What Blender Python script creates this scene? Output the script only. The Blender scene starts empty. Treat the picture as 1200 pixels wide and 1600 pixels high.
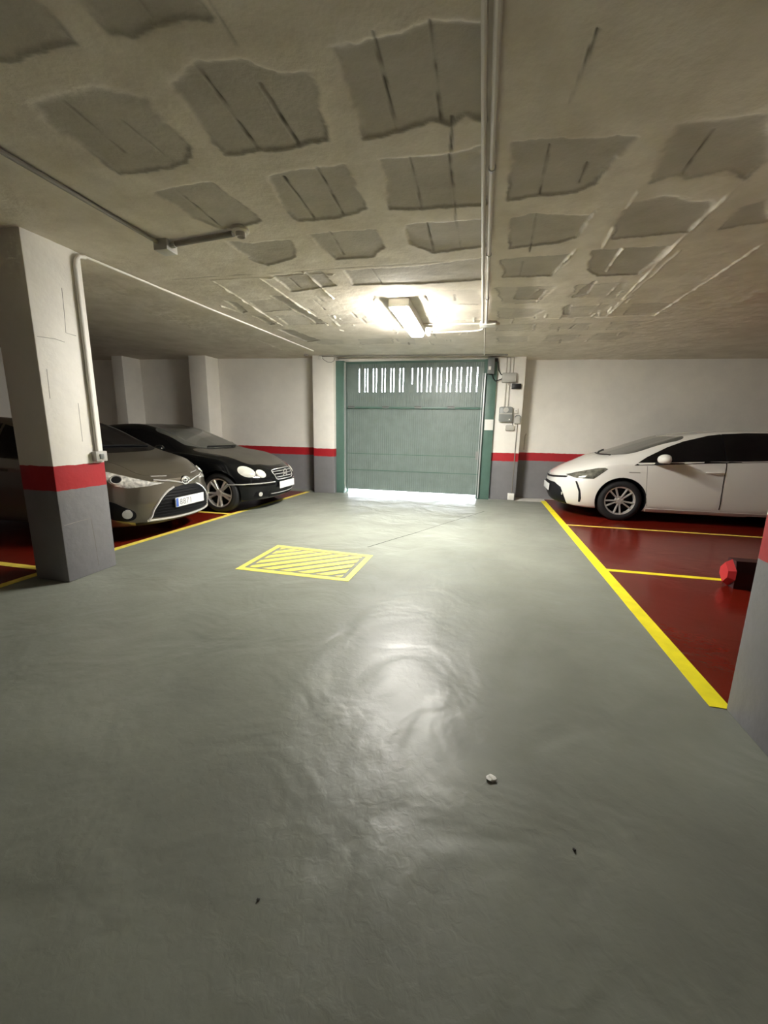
import bpy, bmesh, math, random
import numpy as np
from mathutils import Vector, Matrix
from mathutils.bvhtree import BVHTree
from mathutils.geometry import delaunay_2d_cdt
random.seed(7); rng = np.random.default_rng(11)
sc = bpy.context.scene
COL = sc.collection

# ------------------------------------------------------------------ camera, world, exposure
cd = bpy.data.cameras.new('camera'); cam = bpy.data.objects.new('camera', cd); COL.objects.link(cam)
sc.camera = cam
cd.sensor_fit = 'HORIZONTAL'; cd.sensor_width = 36.0; cd.lens = 640.5 / 1200 * 36; cd.clip_start = 0.05
_pi, _ro, _ya = math.radians(11.504), math.radians(1.016), math.radians(-13.040)
_fw = Vector((math.sin(_ya) * math.cos(_pi), math.cos(_ya) * math.cos(_pi), -math.sin(_pi)))
_rt = Vector((math.cos(_ya), -math.sin(_ya), 0)); _up = _rt.cross(_fw)
_r = _rt * math.cos(_ro) + _up * math.sin(_ro); _u = -_rt * math.sin(_ro) + _up * math.cos(_ro)
cam.matrix_world = Matrix(((_r.x, _u.x, -_fw.x, 0), (_r.y, _u.y, -_fw.y, 0), (_r.z, _u.z, -_fw.z, 1.35), (0, 0, 0, 1)))

LAMP_W = 165.0      # emission of the lit ceiling lamp diffuser
FILL_W = 2.5       # unseen lamp added behind the camera as fill light
SKY_W = 18.0       # daylight outside the gate
sc.view_settings.view_transform = 'Standard'; sc.view_settings.look = 'None'
sc.view_settings.gamma = 1.0; sc.view_settings.use_curve_mapping = False
sc.view_settings.exposure = 1.36
w = bpy.data.worlds.new('sky'); sc.world = w; w.use_nodes = True
bg = w.node_tree.nodes['Background']; bg.inputs[0].default_value = (0.86, 0.93, 1.0, 1); bg.inputs[1].default_value = SKY_W
sc.cycles.max_bounces = 10; sc.cycles.diffuse_bounces = 6; sc.cycles.glossy_bounces = 4
sc.cycles.sample_clamp_indirect = 8.0

# daylight portals in the openings of the gate
def portal(loc, sx, sy):
    l = bpy.data.lights.new('daylight_portal', 'AREA'); l.shape = 'RECTANGLE'; l.size = sx; l.size_y = sy
    l.cycles.is_portal = True
    o = bpy.data.objects.new('daylight_portal', l); COL.objects.link(o)
    o.location = loc; o.rotation_euler = (math.radians(-90), 0, 0)
portal((-1.4, 8.50, 0.03), 2.8, 0.12)
portal((-1.33, 8.50, 2.30), 2.5, 0.54)

# ------------------------------------------------------------------ helpers
class MB:
    def __init__(s): s.v = []; s.f = []
    def add(s, vs, fs):
        o = len(s.v); s.v += [tuple(p) for p in vs]; s.f += [tuple(i + o for i in f) for f in fs]; return s
    def box(s, x0, x1, y0, y1, z0, z1):
        return s.add([(x0, y0, z0), (x1, y0, z0), (x1, y1, z0), (x0, y1, z0), (x0, y0, z1), (x1, y0, z1), (x1, y1, z1), (x0, y1, z1)],
                     [(0, 3, 2, 1), (4, 5, 6, 7), (0, 1, 5, 4), (1, 2, 6, 5), (2, 3, 7, 6), (3, 0, 4, 7)])
    def tube(s, pts, r, n=8, closed=False, cap=True):
        P = [Vector(p) for p in pts]; N = len(P); vs = []; fs = []
        up = None
        for i in range(N):
            if closed: t = P[(i + 1) % N] - P[i - 1]
            else: t = P[min(i + 1, N - 1)] - P[max(i - 1, 0)]
            if t.length < 1e-9: t = Vector((0, 0, 1))
            t.normalize()
            if up is None:
                up = Vector((0, 0, 1)) if abs(t.z) < .9 else Vector((1, 0, 0))
            a = (up - t * up.dot(t))
            if a.length < 1e-5: a = t.orthogonal()
            a.normalize(); b = t.cross(a); up = a
            for k in range(n):
                g = 2 * math.pi * k / n; vs.append(P[i] + (a * math.cos(g) + b * math.sin(g)) * r)
        for i in range(N if closed else N - 1):
            for k in range(n):
                j = (i + 1) % N; fs.append((i * n + k, i * n + (k + 1) % n, j * n + (k + 1) % n, j * n + k))
        if cap and not closed:
            fs.append(tuple(range(n - 1, -1, -1))); fs.append(tuple((N - 1) * n + k for k in range(n)))
        return s.add(vs, fs)
    def lathe(s, prof, n=32, axis='Y', c=(0, 0, 0)):
        vs = []; fs = []; m = len(prof)
        for i in range(n):
            g = 2 * math.pi * i / n
            for (r, h) in prof:
                p = {'Y': (r * math.cos(g), h, r * math.sin(g)), 'Z': (r * math.cos(g), r * math.sin(g), h), 'X': (h, r * math.cos(g), r * math.sin(g))}[axis]
                vs.append((p[0] + c[0], p[1] + c[1], p[2] + c[2]))
        for i in range(n):
            j = (i + 1) % n
            for k in range(m - 1):
                fs.append((i * m + k, j * m + k, j * m + k + 1, i * m + k + 1))
        return s.add(vs, fs)
    def prism(s, poly, axis, a, b):
        n = len(poly)
        def P(q, h): return {'X': (h, q[0], q[1]), 'Y': (q[0], h, q[1]), 'Z': (q[0], q[1], h)}[axis]
        return s.add([P(q, a) for q in poly] + [P(q, b) for q in poly],
                     [tuple(range(n)), tuple(range(2 * n - 1, n - 1, -1))] + [(i, i + n, (i + 1) % n + n, (i + 1) % n) for i in range(n)])

def finish(me, smooth=35, bevel=0):
    bm = bmesh.new(); bm.from_mesh(me)
    bmesh.ops.remove_doubles(bm, verts=bm.verts, dist=1e-5)
    bmesh.ops.recalc_face_normals(bm, faces=bm.faces)
    if bevel:
        es = [e for e in bm.edges if len(e.link_faces) == 2 and e.calc_face_angle(0) > math.radians(40)]
        bmesh.ops.bevel(bm, geom=es, offset=bevel, segments=2, profile=.5, affect='EDGES', clamp_overlap=True)
    bm.to_mesh(me); bm.free()
    if smooth:
        me.polygons.foreach_set('use_smooth', [True] * len(me.polygons)); me.set_sharp_from_angle(angle=math.radians(smooth))
    me.update()

def obj(name, mb, mat, parent=None, smooth=35, bevel=0, label=None):
    me = bpy.data.meshes.new(name); me.from_pydata(mb.v, [], mb.f); finish(me, smooth, bevel)
    me.materials.append(mat)
    o = bpy.data.objects.new(name, me); COL.objects.link(o)
    if parent is not None: o.parent = parent
    if label: o['label'] = label
    return o
def tag(o, label, cat, group=None):
    o['label'] = label; o['category'] = cat
    if group: o['group'] = group
    return o
def thing(name, label, cat, loc=(0, 0, 0), rz=0, group=None):
    o = bpy.data.objects.new(name, None); COL.objects.link(o); o.location = loc; o.rotation_euler = (0, 0, rz); o.empty_display_size = .2
    return tag(o, label, cat, group)
def struct(name, mb, mat, **k):
    o = obj(name, mb, mat, **k); o['kind'] = 'structure'; return o

# ------------------------------------------------------------------ materials
def mat(name, col, rough=.5, metal=0, noise=0, nscale=6, bump=0, bscale=40, coat=0, spec=.5, emit=None, estr=0):
    m = bpy.data.materials.new(name); m.use_nodes = True; nt = m.node_tree; p = nt.nodes['Principled BSDF']
    p.inputs['Base Color'].default_value = (*col, 1); p.inputs['Roughness'].default_value = rough
    p.inputs['Metallic'].default_value = metal; p.inputs['Specular IOR Level'].default_value = spec
    p.inputs['Coat Weight'].default_value = coat; p.inputs['Coat Roughness'].default_value = .04
    if emit: p.inputs['Emission Color'].default_value = (*emit, 1); p.inputs['Emission Strength'].default_value = estr
    tc = nt.nodes.new('ShaderNodeTexCoord')
    if noise:
        n = nt.nodes.new('ShaderNodeTexNoise'); n.inputs['Scale'].default_value = nscale; n.inputs['Detail'].default_value = 6
        nt.links.new(tc.outputs['Object'], n.inputs['Vector'])
        r = nt.nodes.new('ShaderNodeValToRGB'); r.color_ramp.elements[0].position = .3; r.color_ramp.elements[1].position = .7
        r.color_ramp.elements[0].color = (*[c * (1 - noise) for c in col], 1); r.color_ramp.elements[1].color = (*[min(1, c * (1 + noise)) for c in col], 1)
        nt.links.new(n.outputs['Fac'], r.inputs[0]); nt.links.new(r.outputs[0], p.inputs['Base Color'])
    if bump:
        n2 = nt.nodes.new('ShaderNodeTexNoise'); n2.inputs['Scale'].default_value = bscale; n2.inputs['Detail'].default_value = 5
        nt.links.new(tc.outputs['Object'], n2.inputs['Vector'])
        b = nt.nodes.new('ShaderNodeBump'); b.inputs['Strength'].default_value = bump; b.inputs['Distance'].default_value = .01
        nt.links.new(n2.outputs['Fac'], b.inputs['Height']); nt.links.new(b.outputs[0], p.inputs['Normal'])
    return m

WHITE = (.84, .81, .745); RED = (.42, .012, .020); GREY = (.21, .205, .215)
def band_mat(name, top, bot, bump=.25):
    """white over a red stripe over grey, split by height, with a slightly wobbly edge"""
    m = bpy.data.materials.new(name); m.use_nodes = True; nt = m.node_tree; p = nt.nodes['Principled BSDF']; L = nt.links.new
    g = nt.nodes.new('ShaderNodeTexCoord'); sx = nt.nodes.new('ShaderNodeSeparateXYZ'); L(g.outputs['Object'], sx.inputs[0])
    n = nt.nodes.new('ShaderNodeTexNoise'); n.inputs['Scale'].default_value = 14; n.inputs['Detail'].default_value = 5; L(g.outputs['Object'], n.inputs['Vector'])
    ma = nt.nodes.new('ShaderNodeMath'); ma.operation = 'MULTIPLY_ADD'; ma.inputs[1].default_value = .016; L(n.outputs['Fac'], ma.inputs[0]); L(sx.outputs['Z'], ma.inputs[2])
    def step(h):
        q = nt.nodes.new('ShaderNodeMath'); q.operation = 'GREATER_THAN'; q.inputs[1].default_value = h + .008; L(ma.outputs[0], q.inputs[0]); return q.outputs[0]
    n2 = nt.nodes.new('ShaderNodeTexNoise'); n2.inputs['Scale'].default_value = 2.2; n2.inputs['Detail'].default_value = 8; n2.inputs['Roughness'].default_value = .65; L(g.outputs['Object'], n2.inputs['Vector'])
    def var(col, k):
        r = nt.nodes.new('ShaderNodeValToRGB'); r.color_ramp.elements[0].position = .3; r.color_ramp.elements[1].position = .72
        r.color_ramp.elements[0].color = (*[c * (1 - k) for c in col], 1); r.color_ramp.elements[1].color = (*[min(1, c * (1 + k * .6)) for c in col], 1)
        L(n2.outputs['Fac'], r.inputs[0]); return r.outputs[0]
    m1 = nt.nodes.new('ShaderNodeMix'); m1.data_type = 'RGBA'; m2 = nt.nodes.new('ShaderNodeMix'); m2.data_type = 'RGBA'
    L(step(bot), m1.inputs[0]); L(var(GREY, .12), m1.inputs[6]); L(var(RED, .15), m1.inputs[7])
    L(step(top), m2.inputs[0]); L(m1.outputs[2], m2.inputs[6]); L(var(WHITE, .07), m2.inputs[7])
    L(m2.outputs[2], p.inputs['Base Color']); p.inputs['Roughness'].default_value = .55
    n3 = nt.nodes.new('ShaderNodeTexNoise'); n3.inputs['Scale'].default_value = 9; n3.inputs['Detail'].default_value = 9; L(g.outputs['Object'], n3.inputs['Vector'])
    b = nt.nodes.new('ShaderNodeBump'); b.inputs['Strength'].default_value = bump; b.inputs['Distance'].default_value = .012; L(n3.outputs['Fac'], b.inputs['Height']); L(b.outputs[0], p.inputs['Normal'])
    return m
M_wall = band_mat('painted_wall', .925, .765)
M_pil = band_mat('painted_pillar', 1.0, .795, .45)
M_white = mat('white_plaster', WHITE, .6, noise=.05, bump=.2, bscale=12)

def floor_mat(name, col, rough, wave, fine, var=.12, tint=None, spec=.40):
    m = bpy.data.materials.new(name); m.use_nodes = True; nt = m.node_tree; p = nt.nodes['Principled BSDF']; L = nt.links.new
    tc = nt.nodes.new('ShaderNodeTexCoord')
    n = nt.nodes.new('ShaderNodeTexNoise'); n.inputs['Scale'].default_value = 1.3; n.inputs['Detail'].default_value = 8; n.inputs['Roughness'].default_value = .6; L(tc.outputs['Object'], n.inputs['Vector'])
    r = nt.nodes.new('ShaderNodeValToRGB'); r.color_ramp.elements[0].position = .3; r.color_ramp.elements[1].position = .7
    t2 = tint or tuple(c * (1 + var) for c in col)
    r.color_ramp.elements[0].color = (*[c * (1 - var) for c in col], 1); r.color_ramp.elements[1].color = (*t2, 1)
    L(n.outputs['Fac'], r.inputs[0]); L(r.outputs[0], p.inputs['Base Color'])
    rr = nt.nodes.new('ShaderNodeMapRange'); rr.inputs['To Min'].default_value = rough * .8; rr.inputs['To Max'].default_value = rough * 1.25
    n4 = nt.nodes.new('ShaderNodeTexNoise'); n4.inputs['Scale'].default_value = 3.1; n4.inputs['Detail'].default_value = 7; L(tc.outputs['Object'], n4.inputs['Vector'])
    L(n4.outputs['Fac'], rr.inputs['Value']); L(rr.outputs[0], p.inputs['Roughness'])
    n2 = nt.nodes.new('ShaderNodeTexNoise'); n2.inputs['Scale'].default_value = 2.0; n2.inputs['Detail'].default_value = 3; n2.inputs['Distortion'].default_value = .6; L(tc.outputs['Object'], n2.inputs['Vector'])
    b = nt.nodes.new('ShaderNodeBump'); b.inputs['Strength'].default_value = 1; b.inputs['Distance'].default_value = wave; L(n2.outputs['Fac'], b.inputs['Height'])
    n3 = nt.nodes.new('ShaderNodeTexNoise'); n3.inputs['Scale'].default_value = 26; n3.inputs['Detail'].default_value = 6; n3.inputs['Distortion'].default_value = .5; L(tc.outputs['Object'], n3.inputs['Vector'])
    b2 = nt.nodes.new('ShaderNodeBump'); b2.inputs['Strength'].default_value = 1; b2.inputs['Distance'].default_value = fine; L(n3.outputs['Fac'], b2.inputs['Height']); L(b.outputs[0], b2.inputs['Normal'])
    L(b2.outputs[0], p.inputs['Normal']); p.inputs['Specular IOR Level'].default_value = spec
    return m
M_floor = floor_mat('grey_epoxy_floor', (.205, .215, .182), .41, .026, .0018, .17, spec=.30)
M_bay = floor_mat('red_epoxy_floor', (.125, .009, .004), .20, .008, .0006, .2, spec=.38)
M_out = mat('pale_concrete', (.55, .54, .5), .8, noise=.1)
M_yel = mat('yellow_paint', (.90, .80, .02), .45, noise=.10, nscale=9, bump=.1)
M_yel2 = mat('worn_yellow_paint', (.82, .66, .10), .45, noise=.18, nscale=14)
M_crack = mat('crack_dark', (.05, .05, .045), .8)

M_green = mat('green_gate_paint', (.185, .232, .215), .40, noise=.10, nscale=5, bump=.05, bscale=60)
M_green2 = mat('green_frame_paint', (.09, .165, .135), .4, noise=.12, nscale=4)
M_rail = mat('galvanised_rail', (.62, .66, .66), .35, metal=.6)
M_pvc = mat('pale_conduit', (.56, .52, .45), .65, noise=.06)
M_pvcd = mat('grey_conduit', (.24, .22, .19), .5, noise=.1)
M_boxg = mat('grey_plastic', (.45, .44, .40), .45)
M_boxd = mat('dark_grey_plastic', (.16, .17, .165), .4)
M_boxb = mat('black_plastic', (.012, .012, .013), .35)
M_paper = mat('white_paper', (.78, .77, .72), .7)
M_cream = mat('cream_plastic', (.72, .70, .63), .4)
M_lamp = mat('lamp_diffuser', (.9, .9, .9), .4, emit=(1.0, .965, .90), estr=LAMP_W)
M_fill = mat('fill_lamp_diffuser', (.9, .9, .9), .4, emit=(1.0, .95, .88), estr=FILL_W)
M_redp = mat('red_paint', (.36, .012, .018), .45, noise=.15, nscale=12)
M_brown = mat('unlit_bulb', (.62, .50, .40), .3)

P_bronze = mat('bronze_paint', (.17, .150, .115), .30, metal=.7, coat=1)
P_black = mat('black_paint', (.003, .0035, .004), .22, coat=.35, spec=.3)
P_dust = mat('dusty_black_paint', (.060, .054, .042), .42, noise=.25, nscale=5, coat=.25)
P_white = mat('white_paint_car', (.76, .745, .70), .28, coat=1, noise=.02, nscale=2)
G_dark = mat('tinted_glass', (.004, .004, .005), .06, spec=.35)
G_wind = mat('windscreen_glass', (.085, .087, .078), .10, noise=.25, nscale=3, spec=.9)
G_lens = mat('headlamp_lens', (.62, .61, .57), .12, metal=.2, noise=.45, nscale=26, coat=1)
G_lensd = mat('smoked_headlamp_lens', (.20, .20, .17), .10, metal=.5, noise=.5, nscale=18, coat=1)
G_lensc = mat('clear_headlamp_lens', (.66, .65, .58), .12, metal=.1, noise=.15, nscale=12, coat=1)
CHROME = mat('chrome', (.86, .85, .82), .16, metal=.65)
SILVER = mat('silver_alloy', (.74, .72, .70), .30, metal=.5)
GREYA = mat('grey_alloy', (.52, .50, .47), .34, metal=.5)
RUB = mat('tyre_rubber', (.010, .010, .011), .7)
TRIM = mat('black_trim', (.006, .006, .007), .5, spec=.22)
PLATE = mat('plate_white', (.80, .80, .78), .4)
PBLUE = mat('plate_blue', (.05, .12, .45), .4)
PINK = mat('plate_ink', (.22, .22, .24), .5)
SEAM = mat('panel_gap', (.006, .006, .006), .8)
SEAML = mat('panel_gap_pale', (.20, .19, .17), .8)

# ------------------------------------------------------------------ setting: floor, walls, ceiling
def ceil_z(x): return 2.71 - .012 * x
struct('floor', MB().box(-9.6, 7.0, -6.0, 8.36, -.12, 0), M_floor)
struct('floor_outside', MB().box(-9.6, 7.0, 8.36, 16, -.12, -.004), M_out)
LL = [(-3.84, -2.0), (-3.81, 2.2), (-3.80, 3.57), (-3.68, 5.6), (-3.50, 7.93), (-3.49, 8.06)]   # left boundary line, right edge
def band(pts, wd, z0, z1):
    m = MB()
    for (a, b) in zip(pts[:-1], pts[1:]):
        m.add([(a[0] - wd, a[1], z0), (a[0], a[1], z0), (b[0], b[1], z0), (b[0] - wd, b[1], z0), (a[0] - wd, a[1], z1), (a[0], a[1], z1), (b[0], b[1], z1), (b[0] - wd, b[1], z1)],
              [(4, 5, 6, 7), (0, 1, 5, 4), (1, 2, 6, 5), (2, 3, 7, 6), (3, 0, 4, 7)])
    return m
mb = MB()
for (a, b) in zip(LL[:-1], LL[1:]):
    mb.add([(-9.5, a[1], .0015), (a[0] - .03, a[1], .0015), (b[0] - .03, b[1], .0015), (-9.5, b[1], .0015)], [(0, 1, 2, 3)])
struct('floor_left_bays', mb, M_bay, smooth=0)
struct('floor_right_bays', MB().add([(1.30, -2, .0015), (6.9, -2, .0015), (6.9, 8.72, .0015), (1.30, 8.72, .0015)], [(0, 1, 2, 3)]), M_bay, smooth=0)
tag(obj('painted_line', band(LL, .085, .001, .003), M_yel2), 'long yellow line along the front of the left parking bays', 'floor line')
tag(obj('painted_line', MB().box(1.205, 1.305, 2.17, 8.5, .001, .003), M_yel), 'long bright yellow line along the front of the right parking bays', 'floor line')
tag(obj('painted_line', MB().box(-8.9, -3.76, 5.52, 5.60, .001, .0028), M_yel2), 'yellow bay divider between the bronze hatchback and the black coupe', 'floor line')
tag(obj('painted_line', MB().box(-8.9, -3.90, 2.81, 2.89, .001, .0028), M_yel2), 'yellow bay divider on the dark floor beside the left pillar', 'floor line')
tag(obj('painted_line', MB().box(1.305, 6.4, 6.345, 6.405, .001, .0028), M_yel2), 'thin yellow bay divider beside the white car', 'floor line')
tag(obj('painted_line', MB().box(1.305, 6.4, 4.285, 4.355, .001, .0028), M_yel), 'yellow bay divider on red floor that ends at the red wheel stop', 'floor line')
# hatched rectangle
H0 = [(-2.23, 4.19), (-1.068, 4.12), (-1.085, 3.315), (-2.23, 3.33)]
hm = thing('hatched_marking', 'yellow painted rectangle filled with diagonal stripes on the grey floor', 'floor marking', (-1.65, 3.74, 0))
def quad_uv(u, v):
    a = Vector(H0[0]).lerp(Vector(H0[1]), u); b = Vector(H0[3]).lerp(Vector(H0[2]), u); c = b.lerp(a, v); return (c.x + 1.65, c.y - 3.74)
def slab(m, poly, z0, z1):
    n = len(poly); m.add([(*p, z0) for p in poly] + [(*p, z1) for p in poly], [tuple(range(n, 2 * n))] + [(i, (i + 1) % n, (i + 1) % n + n, i + n) for i in range(n)])
bw, bh = .048, .078
mb = MB()
slab(mb, [quad_uv(*q) for q in ((0, 0), (1, 0), (1 - bw, bh), (bw, bh))], .001, .003)
slab(mb, [quad_uv(*q) for q in ((1, 0), (1, 1), (1 - bw, 1 - bh), (1 - bw, bh))], .001, .003)
slab(mb, [quad_uv(*q) for q in ((1, 1), (0, 1), (bw, 1 - bh), (1 - bw, 1 - bh))], .001, .003)
slab(mb, [quad_uv(*q) for q in ((0, 1), (0, 0), (bw, bh), (bw, 1 - bh))], .001, .003)
M_yel3 = mat('faded_yellow_paint', (.86, .74, .14), .5, noise=.12, nscale=30)
obj('border', mb, M_yel3, hm)
def clip(poly, a, b, c):   # keep a*x+b*y>=c
    out = []
    for i in range(len(poly)):
        p, q = poly[i], poly[(i + 1) % len(poly)]; dp = a * p[0] + b * p[1] - c; dq = a * q[0] + b * q[1] - c
        if dp >= 0: out.append(p)
        if dp * dq < 0: t = dp / (dp - dq); out.append((p[0] + t * (q[0] - p[0]), p[1] + t * (q[1] - p[1])))
    return out
for k in range(-8, 12):
    inner = [(.085, .112), (.915, .112), (.915, .888), (.085, .888)]
    s_ = 1.2   # stripes rise to the right
    c0 = k * .195; p = clip(inner, -s_, 1, c0 - .25); p = clip(p, s_, -1, -(c0 - .25 + .118))
    if len(p) > 2:
        mb = MB(); slab(mb, [quad_uv(*q) for q in p], .001, .003); obj('stripe', mb, M_yel3, hm)

# walls
struct('wall_back_left', MB().box(-9.6, -3.0, 8.35, 8.6, 0, 2.86), M_wall)
struct('wall_back_right', MB().box(.21, 7.0, 8.80, 9.05, 0, 2.76), M_wall)
struct('wall_left', MB().box(-9.8, -9.6, -6.2, 8.6, 0, 2.9), M_wall)
struct('wall_right', MB().box(7.0, 7.2, -6.2, 9.05, 0, 2.76), M_wall)
struct('wall_front', MB().box(-9.6, 7.0, -6.2, -6.0, 0, 2.9), M_wall)
struct('trim_1', MB().box(-3.39, -2.94, 8.05, 8.36, 0, 2.77), M_wall, bevel=.008)       # pilaster left of the gate
struct('trim_2', MB().box(-6.13, -5.72, 7.92, 8.36, 0, 2.80), M_wall, bevel=.008)
struct('trim_3', MB().box(-8.02, -7.74, 7.85, 8.36, 0, 2.82), M_wall, bevel=.008)
struct('trim_4', MB().box(.195, .715, 8.40, 8.81, 0, 2.72), M_wall, bevel=.008)         # pilaster right of the gate
struct('trim_5', MB().box(-3.0, .22, 8.36, 8.5, 2.64, 2.80), M_white)                    # lintel over the gate

# ceiling: plaster over hollow blocks, the bare blocks showing in rows of ragged patches
PATCH = {
 'A0': [(-2.03,1.71),(-1.91,1.71),(-1.68,1.69),(-1.51,1.8),(-1.53,1.94),(-1.53,2.12),(-1.63,2.22),(-1.76,2.24),(-2.08,2.23),(-2.08,2.02),(-2.1,1.85)],
 'A1': [(-1.35,1.75),(-1.18,1.69),(-1.0,1.7),(-0.85,1.79),(-0.75,1.8),(-0.82,2.2),(-0.98,2.21),(-1.2,2.21),(-1.39,2.2)],
 'A2': [(-0.63,1.72),(-0.26,1.7),(-0.08,1.74),(-0.08,2.19),(-0.16,2.14),(-0.23,2.21),(-0.28,2.16),(-0.48,2.2),(-0.64,2.21)],
 'B1': [(-2.05,2.43),(-1.62,2.4),(-1.55,2.87),(-1.67,2.92),(-1.92,2.93),(-2.01,2.75)],
 'B2': [(-1.27,2.41),(-1.1,2.38),(-0.8,2.39),(-0.8,2.83),(-1.01,2.91),(-1.31,2.91),(-1.32,2.72)],
 'B3': [(-0.6,2.39),(-0.25,2.4),(-0.08,2.36),(-0.07,2.91),(-0.24,2.91),(-0.46,2.89),(-0.65,2.86)],
 'C1': [(-2.01,3.11),(-1.82,3.18),(-1.48,3.16),(-1.6,3.48),(-1.92,3.61),(-1.99,3.46)],
 'C2': [(-1.32,3.12),(-1.04,3.1),(-0.81,3.11),(-0.83,3.4),(-0.96,3.58),(-1.28,3.58),(-1.32,3.33)],
 'C3': [(-0.6,3.08),(-0.38,3.09),(-0.07,3.09),(-0.07,3.52),(-0.46,3.58),(-0.62,3.37)],
 'D1': [(-2.0,3.85),(-1.51,3.81),(-1.5,4.19),(-2.03,4.31)],
 'D2': [(-1.29,3.84),(-0.74,3.83),(-0.07,3.75),(-0.07,4.23),(-0.58,4.26),(-1.33,4.21)],
 'E1': [(-2.32,4.42),(-2.21,4.44),(-2.14,5.65),(-2.3,5.63)],
 'E2': [(-2.94,4.5),(-2.85,4.57),(-2.93,4.96),(-3.03,5.0)],
 'E3': [(-2.97,5.13),(-2.87,5.2),(-2.88,5.57),(-2.98,5.63)],
 'E4': [(-3.0,5.9),(-2.81,5.92),(-2.67,6.69),(-2.96,6.82)],
 'F1': [(0.05,2.37),(0.21,2.37),(0.34,2.4),(0.53,2.41),(0.62,2.44),(0.56,2.62),(0.53,2.79),(0.45,2.87),(0.07,2.88)],
 'F2': [(0.77,2.39),(1.11,2.38),(1.31,2.74),(1.29,2.88),(1.15,2.78),(1.0,2.82),(0.89,2.78),(0.82,2.84),(0.79,2.7)],
 'G1': [(0.09,3.11),(0.24,3.08),(0.57,3.16),(0.61,3.1),(0.59,3.27),(0.56,3.46),(0.45,3.54),(0.12,3.59)],
 'G2': [(0.78,3.05),(0.95,3.0),(1.25,3.13),(1.29,3.31),(1.28,3.5),(0.82,3.53),(0.77,3.25)],
 'G3': [(1.44,3.22),(1.53,3.13),(1.69,3.41),(1.46,3.5)],
 'H1': [(0.06,3.8),(0.6,3.74),(0.59,3.88),(0.5,4.21),(0.1,4.18)],
 'H2': [(0.73,3.71),(1.25,3.72),(1.27,4.04),(1.23,4.29),(0.91,4.27),(0.79,4.12)],
 'I1': [(0.25,4.5),(0.44,4.53),(0.52,4.63),(0.5,4.9),(0.22,4.87)],
 'I2': [(0.84,4.64),(0.92,4.38),(0.94,4.79),(0.82,4.88)],
 'I3': [(0.79,5.22),(0.85,5.13),(0.9,5.55),(0.83,5.54)],
 'T1': [(-2.05,1.1),(-1.53,1.1),(-1.55,1.53),(-1.74,1.53),(-2.0,1.52)],
 'T2': [(-1.40,1.1),(-0.95,1.1),(-1.0,1.53),(-1.21,1.51),(-1.32,1.53),(-1.40,1.51)],
}
FAINT = []
for cx0, cx1 in ((-2.75, -2.3), (-2.02, -1.5), (-1.33, -1.12), (-.6, -.08), (.1, .55), (.8, 1.25), (1.48, 1.85)):
    for ry0, ry1 in ((4.5, 4.95), (5.2, 5.65), (5.95, 6.35), (6.65, 7.05)):
        if rng.random() < .75:
            j = rng.normal(0, .04, 8); FAINT.append([(cx0 + j[0], ry0 + j[1]), (cx1 + j[2], ry0 + j[3]), (cx1 + j[4], ry1 + j[5]), (cx0 + j[6], ry1 + j[7])])
JOINT = [[(-1.18,1.69),(-1.2,2.2)],[(-0.98,1.83),(-0.98,2.2)],[(-0.46,1.69),(-0.48,2.19)],[(-0.26,1.69),(-0.27,2.16)],[(-1.89,1.75),(-1.91,2.09)],[(-1.73,1.89),(-1.71,2.19)],[(-1.89,2.46),(-1.91,2.91)],
 [(-1.18,2.44),(-1.19,2.9)],[(-0.96,2.38),(-0.98,2.88)],[(-0.45,2.39),(-0.46,2.89)],[(-0.25,2.4),(-0.25,2.86)],[(-1.15,3.09),(-1.19,3.52)],[(-0.45,3.1),(-0.46,3.56)],[(-0.26,3.08),(-0.25,3.53)],
 [(0.23,2.43),(0.24,2.86)],[(0.44,2.61),(0.44,2.79)],[(0.94,2.46),(0.95,2.79)],[(0.25,3.09),(0.27,3.67)],[(-0.96,1.2),(-0.97,1.64)],[(-3.12,3.79),(-0.07,3.75)],[(0.3,1.83),(0.27,2.15)],[(-1.2,1.2),(-1.2,1.5)],
 [(-1.88,3.95),(-1.9,4.25)],[(-1.04,3.83),(-1.04,4.21)],[(0.24,3.88),(0.24,4.21)],[(-0.67,4.62),(-0.62,5.61)],[(-1.9,4.59),(-1.93,4.99)],[(-0.22,2.16),(-0.24,2.39)],[(-0.25,2.86),(-0.26,3.08)]]
RIDGE = [[(0.61,3.1),(0.59,3.27)],[(0.78,2.91),(0.78,3.11)],[(0.78,3.35),(0.79,3.69)],[(1.29,2.9),(1.28,3.7)],[(1.28,3.7),(1.34,5.63)],[(1.35,3.8),(1.34,5.57)],[(1.87,3.77),(1.86,5.66)],[(0.5,5.71),(1.86,5.66)],
 [(0.94,3.7),(0.95,4.18)],[(1.14,4.5),(1.14,4.86)],[(1.14,5.14),(1.14,5.58)],[(0.61,3.65),(0.53,4.11)],[(-2.67,3.87),(-2.72,4.49)],[(-3.11,4.66),(-3.04,5.0)],[(-2.16,3.88),(-2.17,5.72)],[(-1.67,3.8),(-1.67,4.58)],
 [(-2.73,4.51),(-2.83,5.65)],[(-3.72,6.5),(-3.69,7.34)],[(-5.57,7.02),(-5.54,7.47)],[(1.74,6.44),(1.76,6.72)],[(-2.67,3.87),(-1.42,3.89)]]
def vnoise(x, y, s, seed):
    g = np.random.default_rng(seed).random((256, 256)); u = x / s + 100; v = y / s + 100
    i = np.floor(u).astype(int); j = np.floor(v).astype(int); fu = u - i; fv = v - j
    fu = fu * fu * (3 - 2 * fu); fv = fv * fv * (3 - 2 * fv); i0 = i % 256; i1 = (i + 1) % 256; j0 = j % 256; j1 = (j + 1) % 256
    return (g[i0, j0] * (1 - fu) + g[i1, j0] * fu) * (1 - fv) + (g[i0, j1] * (1 - fu) + g[i1, j1] * fu) * fv - .5
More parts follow.
